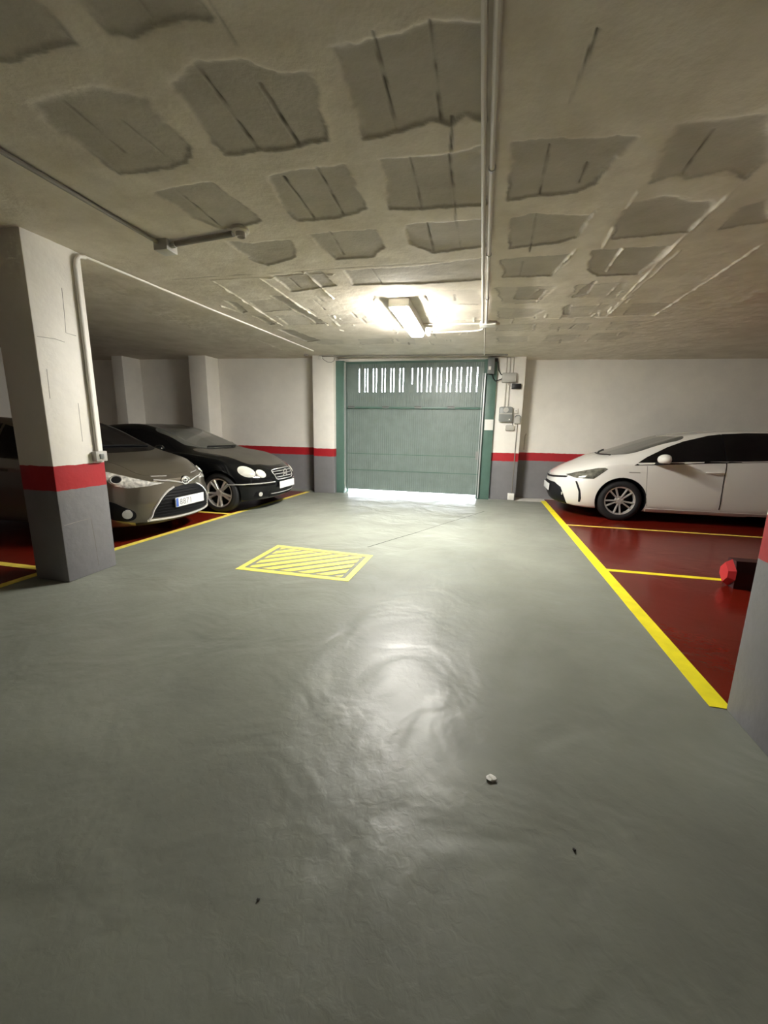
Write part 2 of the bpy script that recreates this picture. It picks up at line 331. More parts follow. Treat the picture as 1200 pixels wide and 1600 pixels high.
CX0, CX1, CY0, CY1, ST = -4.3, 3.1, .9, 8.85, .0095
gx = np.arange(CX0, CX1 + 1e-6, ST); gy = np.arange(CY0, CY1 + 1e-6, ST); NX, NY = len(gx), len(gy)
X, Y = np.meshgrid(gx, gy)
nz = lambda s, k: vnoise(X, Y, s, k)
edge_n = .026 * nz(.11, 1) + .014 * nz(.035, 2) + .010 * nz(.016, 3)
def sdist(poly):
    P = np.array(poly); x0, y0 = P.min(0) - .12; x1, y1 = P.max(0) + .12
    ix = slice(max(0, int((x0 - CX0) / ST)), max(0, int((x1 - CX0) / ST) + 1)); iy = slice(max(0, int((y0 - CY0) / ST)), max(0, int((y1 - CY0) / ST) + 1))
    x, y = X[iy, ix], Y[iy, ix]; d = np.full(x.shape, 9.); ins = np.zeros(x.shape, bool)
    for a, b in zip(P, np.roll(P, -1, 0)):
        e = b - a; t = np.clip(((x - a[0]) * e[0] + (y - a[1]) * e[1]) / (e @ e), 0, 1)
        d = np.minimum(d, np.hypot(x - a[0] - t * e[0], y - a[1] - t * e[1]))
        c = ((a[1] > y) != (b[1] > y)) & (x < (b[0] - a[0]) * (y - a[1]) / (b[1] - a[1] + 1e-12) + a[0]); ins ^= c
    return iy, ix, np.where(ins, -d, d)
patch = np.zeros_like(X); lip = np.zeros_like(X); crack = np.zeros_like(X); ridge = np.zeros_like(X)
for k, poly in PATCH.items():
    iy, ix, d = sdist(poly); d = d + edge_n[iy, ix]
    soft = .012 if k not in ('A0', 'T1', 'T2', 'G2', 'G3', 'F2') else .03
    patch[iy, ix] = np.maximum(patch[iy, ix], 1 / (1 + np.exp(np.clip(d / soft * 3, -40, 40))))
    cy = np.mean([q[1] for q in poly]); far = np.clip((Y[iy, ix] - cy) / .18, -.2, 1)
    lip[iy, ix] = np.maximum(lip[iy, ix], np.exp(-(d / .010) ** 2) * np.clip(far, 0, 1))  # shadow line of the far lip, painted in through the dark attribute
for poly in FAINT:
    iy, ix, d = sdist(poly); d = d + 1.4 * edge_n[iy, ix]
    patch[iy, ix] = np.maximum(patch[iy, ix], .45 / (1 + np.exp(np.clip(d / .02 * 3, -40, 40))))
    lip[iy, ix] = np.maximum(lip[iy, ix], .8 * np.exp(-(d / .009) ** 2) * (nz(.2, 9)[iy, ix] > .12))
def stroke(dst, a, b, wd, amp, wob):
    x0, x1 = sorted((a[0], b[0])); y0, y1 = sorted((a[1], b[1]))
    ix = slice(max(0, int((x0 - .15 - CX0) / ST)), max(0, int((x1 + .15 - CX0) / ST) + 1)); iy = slice(max(0, int((y0 - .15 - CY0) / ST)), max(0, int((y1 + .15 - CY0) / ST) + 1))
    x, y = X[iy, ix], Y[iy, ix]
    if x.size == 0: return
    e = np.array(b) - a; L = np.hypot(*e); t = ((x - a[0]) * e[0] + (y - a[1]) * e[1]) / L / L; tc = np.clip(t, 0, 1)
    d = np.hypot(x - a[0] - tc * e[0], y - a[1] - tc * e[1]) + wob * nz(.06, 5)[iy, ix]
    brk = np.clip(.75 + 1.4 * nz(.13, 6)[iy, ix], .15, 1)
    dst[iy, ix] = np.maximum(dst[iy, ix], amp * brk * np.exp(-(d / wd) ** 2))
for i, (a, b) in enumerate(JOINT): stroke(crack, a, b, .0058, .4 if i in (4, 5, 18, 19, 21, 24) else .9, .010)
for a, b in RIDGE: stroke(ridge, a, b, .0065, 1.0, .012)
for _ in range(60):   # crumbs and trowel marks around the lamp
    x, y = rng.uniform(-2.9, 1.5), rng.uniform(4.4, 7.2); l = rng.uniform(.05, .3)
    stroke(ridge if rng.random() < .6 else crack, (x, y), (x + rng.normal(0, .02), y + l), .010, .6, .02)
ht = .010 * patch + .008 * crack + .0 * lip - .017 * ridge - .004 * lip + .006 * nz(.6, 7) + .0035 * nz(.12, 8) + .0015 * nz(.04, 10)
side = np.clip((np.abs(X + .9) - 2.3) / .5, 0, 1); ht = ht + side * (.010 * nz(.35, 12) + .008 * nz(.1, 13) + .004 * nz(.04, 14))
Z = ceil_z(X) + ht
me = bpy.data.meshes.new('ceiling'); nv = NX * NY; nf = (NX - 1) * (NY - 1)
co = np.stack([X, Y, Z], -1).reshape(-1, 3)
idx = np.arange(nv).reshape(NY, NX); q = np.stack([idx[:-1, :-1], idx[1:, :-1], idx[1:, 1:], idx[:-1, 1:]], -1).reshape(-1, 4)
# surrounding flat plaster, and an unseen plane added above to block light leaks
ex = []; eq = []
def plane(x0, x1, y0, y1, dz=0.0):
    k = nv + len(ex); ex.extend([(x0, y0, ceil_z(x0) + dz), (x0, y1, ceil_z(x0) + dz), (x1, y1, ceil_z(x1) + dz), (x1, y0, ceil_z(x1) + dz)]); eq.append((k, k + 1, k + 2, k + 3))
plane(-9.8, CX0 + .01, -6.2, 9.05); plane(CX1 - .01, 7.2, -6.2, 9.05); plane(CX0, CX1, -6.2, CY0 + .01); plane(CX0, CX1, CY1 - .01, 9.05); plane(-9.8, 7.2, -6.2, 9.1, .05)
co = np.vstack([co, np.array(ex)]); q = np.vstack([q, np.array(eq)])
me.vertices.add(len(co)); me.vertices.foreach_set('co', co.astype(np.float32).ravel())
me.loops.add(q.size); me.loops.foreach_set('vertex_index', q.astype(np.int32).ravel())
me.polygons.add(len(q)); me.polygons.foreach_set('loop_start', np.arange(0, q.size, 4, dtype=np.int32))
me.update(calc_edges=True)
pad = np.zeros(len(ex))
for nm, arr in (('patch', patch), ('dark', np.maximum(crack, .45 * lip)), ('ridge', ridge)):
    at = me.attributes.new(nm, 'FLOAT', 'POINT'); at.data.foreach_set('value', np.concatenate([arr.ravel(), pad]).astype(np.float32))
me.polygons.foreach_set('use_smooth', np.ones(len(q), bool))
m = bpy.data.materials.new('ceiling_plaster'); m.use_nodes = True; nt = m.node_tree; p = nt.nodes['Principled BSDF']; L = nt.links.new
def attr(n): a = nt.nodes.new('ShaderNodeAttribute'); a.attribute_name = n; return a.outputs['Fac']
tc = nt.nodes.new('ShaderNodeTexCoord'); n1 = nt.nodes.new('ShaderNodeTexNoise'); n1.inputs['Scale'].default_value = 3.5; n1.inputs['Detail'].default_value = 9; n1.inputs['Roughness'].default_value = .62
L(tc.outputs['Object'], n1.inputs['Vector'])
def ramp(c0, c1, src, a=.3, b=.7):
    r = nt.nodes.new('ShaderNodeValToRGB'); r.color_ramp.elements[0].position = a; r.color_ramp.elements[1].position = b
    r.color_ramp.elements[0].color = (*c0, 1); r.color_ramp.elements[1].color = (*c1, 1); L(src, r.inputs[0]); return r.outputs[0]
def mix(f, a, b):
    x = nt.nodes.new('ShaderNodeMix'); x.data_type = 'RGBA'; L(f, x.inputs[0])
    for k, s in ((6, a), (7, b)):
        if isinstance(s, tuple): x.inputs[k].default_value = (*s, 1)
        else: L(s, x.inputs[k])
    return x.outputs[2]
pl = ramp((.57, .515, .42), (.72, .665, .565), n1.outputs['Fac']); bl = ramp((.40, .365, .305), (.49, .455, .39), n1.outputs['Fac'])
c = mix(attr('patch'), pl, bl); c = mix(attr('ridge'), c, (.82, .78, .69)); c = mix(attr('dark'), c, (.05, .043, .034))  # ridges painted paler as if catching lamp light; dark includes the lip shadow
L(c, p.inputs['Base Color']); p.inputs['Roughness'].default_value = .85; p.inputs['Specular IOR Level'].default_value = .2
n2 = nt.nodes.new('ShaderNodeTexNoise'); n2.inputs['Scale'].default_value = 45; n2.inputs['Detail'].default_value = 6; L(tc.outputs['Object'], n2.inputs['Vector'])
b = nt.nodes.new('ShaderNodeBump'); b.inputs['Strength'].default_value = .35; b.inputs['Distance'].default_value = .006; L(n2.outputs['Fac'], b.inputs['Height']); L(b.outputs[0], p.inputs['Normal'])
me.materials.append(m)
o = bpy.data.objects.new('ceiling', me); COL.objects.link(o); o['kind'] = 'structure'

# pillars
LP = tag(obj('pillar', MB().box(-3.745, -3.385, 2.64, 3.12, 0, 2.79), M_pil, bevel=.012), 'square white pillar with red stripe and grey base beside the bronze hatchback', 'pillar')
for cr_ in ([(2.66, .50), (2.78, .508), (2.915, .512), (2.925, .3), (2.931, .06)], [(2.915, 2.42), (2.91, 2.25), (2.901, 2.076), (2.99, 2.071)], [(2.93, 1.517), (2.926, 1.193)], [(2.70, 1.765), (2.694, 1.539)], [(2.66, 2.0), (2.8, 2.01), (2.88, 2.0)]):
    obj('surface_crack', MB().tube([(-3.3855, y, z) for y, z in cr_], .0022, 5), mat('plaster_crack', (.30, .28, .25), .9), LP)
tag(obj('pillar', MB().box(1.272, 1.75, 1.66, 2.165, 0, 2.70), M_pil, bevel=.012), 'square pillar at the right edge, grey base and red stripe, by the end of the yellow line', 'pillar')

# ------------------------------------------------------------------ garage gate
gate = thing('garage_gate', 'closed green corrugated metal garage gate with rows of light slots across its top', 'gate', (-1.4, 8.34, 0))
def gx_(px): return -2.49 + (px - 561) * .01266
slots = [215, 247, 264, 297, 314, 347, 364, 397, 414, 448, 467, 517, 548, 570, 600, 620, 655, 676, 706, 727, 760, 781, 813, 832, 866]
slots = [gx_(500 + c * .2833) + 1.4 for c in slots]
XL, XR = -2.76 + 1.4, -.035 + 1.4
def corrug(m, x0, x1, z0, z1, y=0.0, th=.012, pitch=.042, dep=.006):
    n = max(1, round((x1 - x0) / pitch)); xs = []
    for i in range(n):
        a = x0 + (x1 - x0) * i / n; s = (x1 - x0) / n
        xs += [(a, 0), (a + s * .40, 0), (a + s * .5, -dep), (a + s * .9, -dep)]
    xs.append((x1, 0)); k = len(xs)
    m.add([(x, y + d, z0) for x, d in xs] + [(x, y + d, z1) for x, d in xs] + [(x0, y + th, z0), (x1, y + th, z0), (x0, y + th, z1), (x1, y + th, z1)],
          [(i, i + 1, k + i + 1, k + i) for i in range(k - 1)] + [(2 * k, 2 * k + 2, 2 * k + 3, 2 * k + 1), (0, k, 2 * k + 2, 2 * k), (k - 1, 2 * k + 1, 2 * k + 3, 2 * k - 1),
           tuple([2 * k, 2 * k + 1] + list(range(k - 1, -1, -1))), tuple([2 * k + 2] + list(range(k, 2 * k)) + [2 * k + 3])])
up = MB(); Z0, ZS0, ZS1, Z1 = 1.775, 2.06, 2.52, 2.635; sw = .016
corrug(up, XL, XR, Z0, ZS0); corrug(up, XL, XR, ZS1, Z1)
xs = [XL] + [v for s in slots for v in (s - sw / 2, s + sw / 2)] + [XR]
for i in range(0, len(xs), 2):
    if xs[i + 1] - xs[i] > .005: up.box(xs[i], xs[i + 1], -.006, .012, ZS0, ZS1)
for j, s in enumerate(slots):
    zz = ZS0
    while zz < ZS1 - .01:
        up.box(s - sw / 2 - .001, s + sw / 2 + .001, -.002, .004, zz, zz + .011); zz += .036
    if j == 11: up.box(s - sw / 2, s + sw / 2, -.005, .011, ZS0, ZS0 + .16)
obj('upper_panel', up, M_green, gate, smooth=0)
lo = MB()
for (z0, z1) in ((.075, .485), (.495, .825), (.835, 1.745)): corrug(lo, XL, XR, z0, z1)
lo.box(XL, XR, .004, .012, .07, 1.75)
obj('lower_panel', lo, M_green, gate, smooth=0)
for z_ in (.49, .83): obj('panel_joint', MB().box(XL, XR, -.011, .0, z_ - .007, z_ + .007), M_green2, gate)
obj('hinge_rail', MB().box(XL, XR, -.035, .006, 1.742, 1.782), M_green2, gate, bevel=.004)
for x in (-1.25, -.53, .13, .78):
    obj('hinge', MB().box(x - .07, x + .07, -.042, -.034, 1.752, 1.795).tube([(x - .07, -.042, 1.79), (x + .07, -.042, 1.79)], .011), M_boxd, gate)
obj('stiffener', MB().box(-.19 + .03, -.17 + .03, -.018, -.005, 1.79, 2.62).box(-.12 + .03, -.10 + .03, -.018, -.005, 1.79, 2.62), M_green, gate)
obj('frame_post', MB().box(-3.0 + 1.4, -2.775 + 1.4, -.16, .02, 0, 2.66), M_green2, gate, bevel=.004)
obj('frame_post', MB().box(-.025 + 1.4, .20 + 1.4, -.02, .06, 0, 2.66), M_green2, gate, bevel=.004)
obj('frame_head', MB().box(-2.80 + 1.4, .2 + 1.4, -.01, .03, 2.615, 2.66), M_green2, gate)
obj('guide_rail', MB().box(-1.385, -1.36, -.13, -.10, .03, 2.63).box(-1.352, -1.342, -.13, -.10, .03, 2.63), M_rail, gate)
obj('guide_rail', MB().box(1.375, 1.400, -.10, -.03, .03, 2.40).box(1.345, 1.353, -.10, -.07, .03, 2.40), M_rail, gate)
obj('light_block', MB().box(-1.62, -1.34, .014, .05, 0, 2.66), M_green2, gate)  # unseen strip added to stop daylight leaking past the panel's left edge
obj('light_block', MB().box(1.345, 1.40, .014, .05, 0, 2.66), M_green2, gate)  # same added light blocker on the right edge
obj('handle', MB().tube([(1.33, -.01, .80), (1.33, -.06, .80), (1.33, -.06, .92), (1.33, -.01, .92)], .009).box(1.30, 1.36, -.012, -.004, .78, .94), CHROME, gate)

# ------------------------------------------------------------------ ceiling lamp, conduits and wall devices
def make_lamp(loc, label, m):
    t = thing('fluorescent_lamp', label, 'lamp', loc)
    mbx = MB().box(-.112, .112, -.66, .66, -.064, .03); obj('housing', mbx, M_cream, t, bevel=.006)
    prof = [(-.086, -.060), (-.084, -.086), (-.072, -.098), (.072, -.098), (.084, -.086), (.086, -.060)]
    obj('diffuser', MB().prism(prof, 'Y', -.655, .655), m, t, smooth=0)
    for x in (-.045, .02): obj('clip', MB().box(x, x + .014, -.668, -.60, -.106, -.096), M_boxg, t)
    return t
make_lamp((-.955, 5.30, ceil_z(-.955) - .028), 'lit white fluorescent lamp on the ceiling before the green gate', M_lamp)
make_lamp((-5.5, -1.3, ceil_z(-5.5) - .028), 'added unseen fill lamp on the ceiling behind the viewpoint', M_fill)  # made-up lamp out of view, added for fill light

def zc(x, d): return ceil_z(x) - d
def conduit(name, pts, r, m, label, cl=None, group=None):
    t = thing(name, label, 'conduit', pts[0], 0, group); o0 = Vector(pts[0])
    obj('pipe', MB().tube([Vector(p) - o0 for p in pts], r, 10), m, t)
    if cl:
        for c_ in cl: obj('clip', MB().tube([Vector(c_[0]) - o0, Vector(c_[1]) - o0], r * 1.35, 10), M_boxg, t)
    return t
cl = [((-.035, y, zc(0, .022)), (-.035, y + .02, zc(0, .022))) for y in (1.4, 2.5, 3.6, 4.7)]
conduit('ceiling_conduit', [(-.035, -3, zc(0, .022)), (-.035, 5.72, zc(0, .022))], .015, M_pvc, 'pale ceiling conduit along the garage, right one of the close pair', cl)
conduit('ceiling_conduit', [(-.078, -3, zc(0, .020)), (-.078, 5.72, zc(0, .020))], .013, M_pvc, 'pale ceiling conduit along the garage, left one of the close pair')
conduit('ceiling_conduit', [(-.05, 5.86, zc(0, .020)), (-.05, 8.02, zc(0, .020))], .010, M_pvc, 'thin pale ceiling conduit from the junction box to the gate lintel')
conduit('ceiling_conduit', [(-.86, 5.72, zc(-.8, .022)), (-.07, 5.75, zc(0, .022))], .013, M_pvc, 'pale conduit from the lit lamp to the ceiling junction box')
conduit('ceiling_conduit', [(-.80, 6.22, zc(-.8, .020)), (-.20, 6.17, zc(-.2, .020)), (-.12, 6.13, zc(0, .020)), (-.075, 6.05, zc(0, .020)), (-.065, 5.87, zc(0, .020))], .011, M_pvc, 'pale bent conduit from the round ceiling sensor to the junction box')
conduit('ceiling_conduit', [(-3.22, 8.02, zc(-3.2, .022)), (.36, 8.06, zc(.36, .022))], .013, M_pvcd, 'long dark conduit across the ceiling just above the gate')
t = thing('junction_box', 'pale junction box where the ceiling conduits meet right of the lit lamp', 'junction box', (-.02, 5.79, zc(0, 0)))
obj('body', MB().box(-.095, .105, -.075, .075, -.05, .01), M_cream, t, bevel=.006); obj('spout', MB().tube([(.1, 0, -.025), (.15, 0, -.025)], .014), M_brown, t)
t = thing('ceiling_sensor', 'small round tan ceiling sensor beside the lit lamp', 'sensor', (-.83, 6.22, zc(-.83, 0)))
obj('base', MB().lathe([(0, .01), (.055, .01), (.055, -.025), (.045, -.03), (0, -.03)], 20, 'Z'), M_cream, t)
obj('dome', MB().lathe([(.04, -.03), (.036, -.05), (.02, -.064), (0, -.068)], 16, 'Z'), M_brown, t)
conduit('ceiling_conduit', [(-2.50, -3, zc(-2.5, .02)), (-2.515, 3.02, zc(-2.5, .02))], .014, M_pvcd, 'dark conduit along the left part of the ceiling to the grey box')
conduit('ceiling_conduit', [(-2.44, 3.05, zc(-2.4, .022)), (-1.84, 2.96, zc(-1.8, .022))], .020, M_pvcd, 'short thick dark conduit from the grey box to the round ceiling plate')
t = thing('junction_box', 'grey junction box at the corner of the dark ceiling conduits', 'junction box', (-2.49, 3.05, zc(-2.49, 0)))
obj('body', MB().box(-.06, .06, -.06, .06, -.075, .008), M_boxg, t, bevel=.006); obj('spout', MB().tube([(.055, -.005, -.03), (.10, -.01, -.028)], .022), M_boxg, t)
t = thing('lamp_holder', 'round white ceiling lamp holder without a bulb at the end of the dark conduit', 'lamp holder', (-1.78, 2.96, zc(-1.78, 0)))
obj('plate', MB().lathe([(0, .01), (.062, .01), (.062, -.012), (.05, -.02), (0, -.02)], 24, 'Z'), M_pvc, t)
obj('socket', MB().lathe([(.036, -.02), (.036, -.05), (.028, -.05), (.026, -.03), (0, -.03)], 20, 'Z'), M_pvc, t)
# pillar conduit
pc = thing('pillar_conduit', 'white conduit running down the left pillar and away along the ceiling', 'conduit', (-3.37, 3.04, 1.1))
o0 = Vector((-3.37, 3.04, 1.1)); zt = zc(-3.35, .025)
obj('pipe', MB().tube([Vector(v) - o0 for v in ((-3.368, 3.045, 1.10), (-3.368, 3.045, zt - .10), (-3.366, 3.055, zt - .05), (-3.362, 3.085, zt - .012), (-3.358, 3.14, zt))], .017, 10), M_white, pc)
obj('ceiling_run', MB().tube([Vector(v) - o0 for v in ((-3.358, 3.12, zt + .004), (-3.30, 4.6, zt + .006), (-3.13, 7.5, zc(-3.13, .014)))], .010, 8), M_white, pc)
t = thing('light_switch', 'grey surface-mounted switch box on the left pillar above the red stripe', 'switch', (-3.385, 3.05, 1.06))
obj('box', MB().box(0, .05, -.055, .06, -.045, .045), M_boxg, t, bevel=.006); obj('rocker', MB().box(.048, .058, -.02, .02, -.022, .022), M_boxd, t, bevel=.003)

# camera-like device and cable left of the gate
t = thing('wall_sensor', 'small pale sensor with a looping cable at the ceiling left of the gate', 'sensor', (-3.2, 8.02, 2.70))
obj('body', MB().lathe([(0, -.04), (.03, -.04), (.036, 0), (.03, .03), (0, .03)], 14, 'X'), M_cream, t)
obj('cable', MB().tube([(.03, 0, 0), (.08, .01, -.05), (.15, .015, -.085), (.22, .015, -.09), (.28, .01, -.06), (.30, .0, .02)], .005, 6), M_pvcd, t)
t = thing('ceiling_bracket', 'small dark clip at the left end of the gate conduit', 'bracket', (-3.44, 7.9, zc(-3.44, 0)))
obj('clip', MB().box(-.05, .03, -.02, .02, -.035, .006), M_pvcd, t, bevel=.004)

FY = 8.40   # front of the right pilaster
t = thing('gate_motor', 'dark grey gate opener unit hanging at the top right corner of the gate', 'gate opener', (.085, 8.32, 2.53))
obj('body', MB().box(-.065, .065, -.13, .0, -.15, .14), M_boxd, t, bevel=.018)
obj('label_plate', MB().box(-.045, .0, -.134, -.129, -.08, -.02), M_paper, t, label='white sticker')
obj('bracket', MB().box(-.02, .12, -.02, .05, .08, .14), M_boxb, t)
obj('cable', MB().tube([(.03, -.05, -.15), (.05, -.04, -.22), (.10, -.01, -.27), (.18, .03, -.24), (.26, .05, -.20)], .010, 8), M_boxb, t)
obj('cable', MB().tube([(.065, -.03, .10), (.12, .0, .08), (.14, .03, -.06), (.19, .045, -.14), (.25, .05, -.17)], .009, 8), M_boxb, t)
t = thing('junction_box', 'large beige junction box at the top of the pilaster right of the gate', 'junction box', (.43, FY, 2.325))
obj('body', MB().box(-.13, .13, -.09, 0, -.085, .085), M_boxg, t, bevel=.014); obj('cover', MB().box(-.115, .115, -.098, -.088, -.07, .07), M_boxg, t, bevel=.006)
t = thing('receiver_box', 'small black box on the pilaster below the beige junction box', 'receiver', (.57, FY, 2.17))
obj('body', MB().box(-.085, .085, -.06, 0, -.048, .048), M_boxb, t, bevel=.006); obj('antenna', MB().tube([(-.085, -.03, .0), (-.14, -.03, .02), (-.16, -.03, .07)], .006, 6), M_pvc, t)
t = thing('control_box', 'grey gate control box on the pilaster below the black receiver', 'control box', (.415, FY, 1.66))
obj('body', MB().box(-.125, .125, -.10, 0, -.145, .135), mat('control_grey', (.22, .23, .22), .4), t, bevel=.03)
obj('cover_strip', MB().box(-.115, .115, -.106, -.098, -.005, .02), M_boxg, t, label='pale strip across the cover')
obj('badge', MB().lathe([(0, -.108), (.045, -.108), (.05, -.098)], 20, 'Y', (0, 0, .075)), M_boxg, t, label='pale rounded badge')
obj('knob', MB().lathe([(0, -.112), (.012, -.112), (.012, -.098)], 12, 'Y', (.07, 0, -.10)), M_paper, t)
t = thing('push_button', 'small white push button right of the grey gate control box', 'button', (.60, FY, 1.72))
obj('box', MB().box(-.035, .035, -.04, 0, -.04, .045), M_cream, t, bevel=.005); obj('button', MB().lathe([(0, -.048), (.014, -.048), (.014, -.038)], 12, 'Y'), M_boxg, t)
t = thing('key_switch', 'small rounded grey key switch on the right edge of the pilaster', 'switch', (.635, FY, 1.56))
obj('body', MB().box(-.055, .055, -.055, 0, -.08, .07), M_boxg, t, bevel=.02); obj('hood', MB().tube([(-.05, -.058, .04), (-.03, -.06, .075), (.03, -.06, .08), (.055, -.058, .05)], .009, 8), M_boxd, t)
t = thing('terminal_box', 'small grey terminal box below the gate control box', 'terminal box', (.51, FY, 1.405))
obj('body', MB().box(-.08, .08, -.06, 0, -.05, .05), M_boxg, t, bevel=.014); obj('cable', MB().tube([(.04, -.03, .045), (.045, -.04, .09), (.02, -.04, .12)], .007, 6), M_boxd, t)
tag(obj('notice', MB().box(.035, .195, 8.312, 8.318, 1.355, 1.555), M_paper), 'white paper notice on the green post right of the gate', 'notice')
for i, (x, a, b_, lb) in enumerate(((.37, 2.41, 2.69, 'leftmost of three short conduits from the ceiling into the beige junction box'), (.43, 2.41, 2.69, 'middle of three short conduits from the ceiling into the beige junction box'), (.49, 2.41, 2.69, 'rightmost of three short conduits from the ceiling into the beige junction box'),
        (.385, 1.795, 2.24, 'left conduit of the pair between the beige junction box and the control box'), (.445, 1.795, 2.24, 'right conduit of the pair between the beige junction box and the control box'))):
    conduit('wall_conduit', [(x, FY - .016, a), (x, FY - .016, b_)], .011, M_pvc, lb)
conduit('wall_conduit', [(.64, FY - .012, .13), (.645, FY - .012, 1.48)], .009, M_pvcd, 'thin dark conduit down the pilaster to the white floor socket')
t = thing('wall_socket', 'white socket at the foot of the pilaster right of the gate', 'socket', (.625, FY, .075))
obj('box', MB().box(-.06, .06, -.07, 0, -.065, .065), M_paper, t, bevel=.006); obj('face', MB().lathe([(.0, -.072), (.035, -.072), (.038, -.069)], 16, 'Y'), M_cream, t)
conduit('wall_conduit', [(.84, 8.785, .98), (.84, 8.785, 1.25), (.86, 8.785, 1.3)], .010, M_pvc, 'short pale cable on the back wall right of the pilaster')

# wheel stop
hexa = [(0, -.0), (-.085, .085), (-.085, .165), (0, .25), (.085, .165), (.085, .085)]
t = thing('wheel_stop', 'low dark block with a red faceted end, beside the right pillar', 'wheel stop', (2.22, 4.17, 0))
mb = MB(); mb.prism([(y, z) for y, z in [(-.085, 0), (-.085, .15), (-.06, .25), (.06, .25), (.085, .15), (.085, 0)]], 'X', .05, .9); obj('bar', mb, mat('shaded_dark_red_paint', (.035, .006, .006), .5), t, smooth=0)  # dark red with the shade of the bar's side put into the colour
mb = MB(); k = [(.05, y * 1.1, z) for y, z in hexa]; k2 = [(0, y * .75, .125 + (z - .125) * .75) for y, z in hexa]
mb.add(k + k2, [(6, 7, 8, 9, 10, 11)] + [(i, (i + 1) % 6, (i + 1) % 6 + 6, i + 6) for i in range(6)]); obj('end_cap', mb, mat('bright_red_paint', (.50, .03, .035), .4), t, smooth=0)

# floor crack, scraps
mb = MB()
cr = [(-1.21, 4.41), (-.95, 4.92), (-.77, 5.25), (-.74, 5.32), (-.45, 5.92), (-.1, 6.6), (.12, 7.05)]
for i, (a, b_) in enumerate(zip(cr[:-1], cr[1:])):
    wd = .009 if i < 2 else .006
    mb.add([(a[0] - wd, a[1], .0012), (a[0] + wd, a[1], .0012), (b_[0] + wd, b_[1], .0012), (b_[0] - wd, b_[1], .0012)], [(0, 1, 2, 3)])
ck = struct('floor_crack', mb, M_crack, smooth=0)
def crumb(name, loc, r, m, label, cat, seed, flat=.6):
    rr = random.Random(seed); bm = bmesh.new(); bmesh.ops.create_icosphere(bm, subdivisions=2, radius=r)
    for v in bm.verts:
        v.co *= 1 + rr.uniform(-.35, .35); v.co.z *= flat
    zmin = min(v.co.z for v in bm.verts)
    for v in bm.verts: v.co.z -= zmin
    me = bpy.data.meshes.new(name); bm.to_mesh(me); bm.free(); me.materials.append(m)
    o = bpy.data.objects.new(name, me); COL.objects.link(o); o.location = loc; tag(o, label, cat)
crumb('paper_scrap', (.12, 1.44, 0), .017, M_paper, 'crumpled white paper scrap on the grey floor', 'paper scrap', 3, .32)
crumb('pebble', (-.55, .84, 0), .004, M_crack, 'dark pebble on the grey floor, left one near the bottom', 'pebble', 4)
crumb('pebble', (.38, 1.22, 0), .005, M_crack, 'dark pebble on the grey floor, right one near the paper scrap', 'pebble', 5)

# ------------------------------------------------------------------ cars
def pchip(xs, ys, q):
    xs = np.array(xs, float); ys = np.array(ys, float); h = np.diff(xs); d = np.diff(ys) / h; m = np.zeros(len(xs))
    for i in range(1, len(xs) - 1):
        if d[i - 1] * d[i] > 0:
            w1 = 2 * h[i] + h[i - 1]; w2 = h[i] + 2 * h[i - 1]; m[i] = (w1 + w2) / (w1 / d[i - 1] + w2 / d[i])
    m[0] = d[0]; m[-1] = d[-1]
    k = np.clip(np.searchsorted(xs, q) - 1, 0, len(xs) - 2); t = (q - xs[k]) / h[k]
    return ys[k] * (1 + 2 * t) * (1 - t) ** 2 + h[k] * m[k] * t * (1 - t) ** 2 + ys[k + 1] * t * t * (3 - 2 * t) + h[k] * m[k + 1] * t * t * (t - 1)
def catmull(P, per, closed=False):
    P = [Vector(p) for p in P]; n = len(P); out = []
    for i in range(n if closed else n - 1):
        if closed: a, b, c, d = P[i - 1], P[i], P[(i + 1) % n], P[(i + 2) % n]
        else: a, b, c, d = P[max(i - 1, 0)], P[i], P[i + 1], P[min(i + 2, n - 1)]
        for k in range(per):
            t = k / per; out.append(.5 * ((2 * b) + (c - a) * t + (2 * a - 5 * b + 4 * c - d) * t * t + (3 * b - a - 3 * c + d) * t ** 3))
    if not closed: out.append(P[-1])
    return out

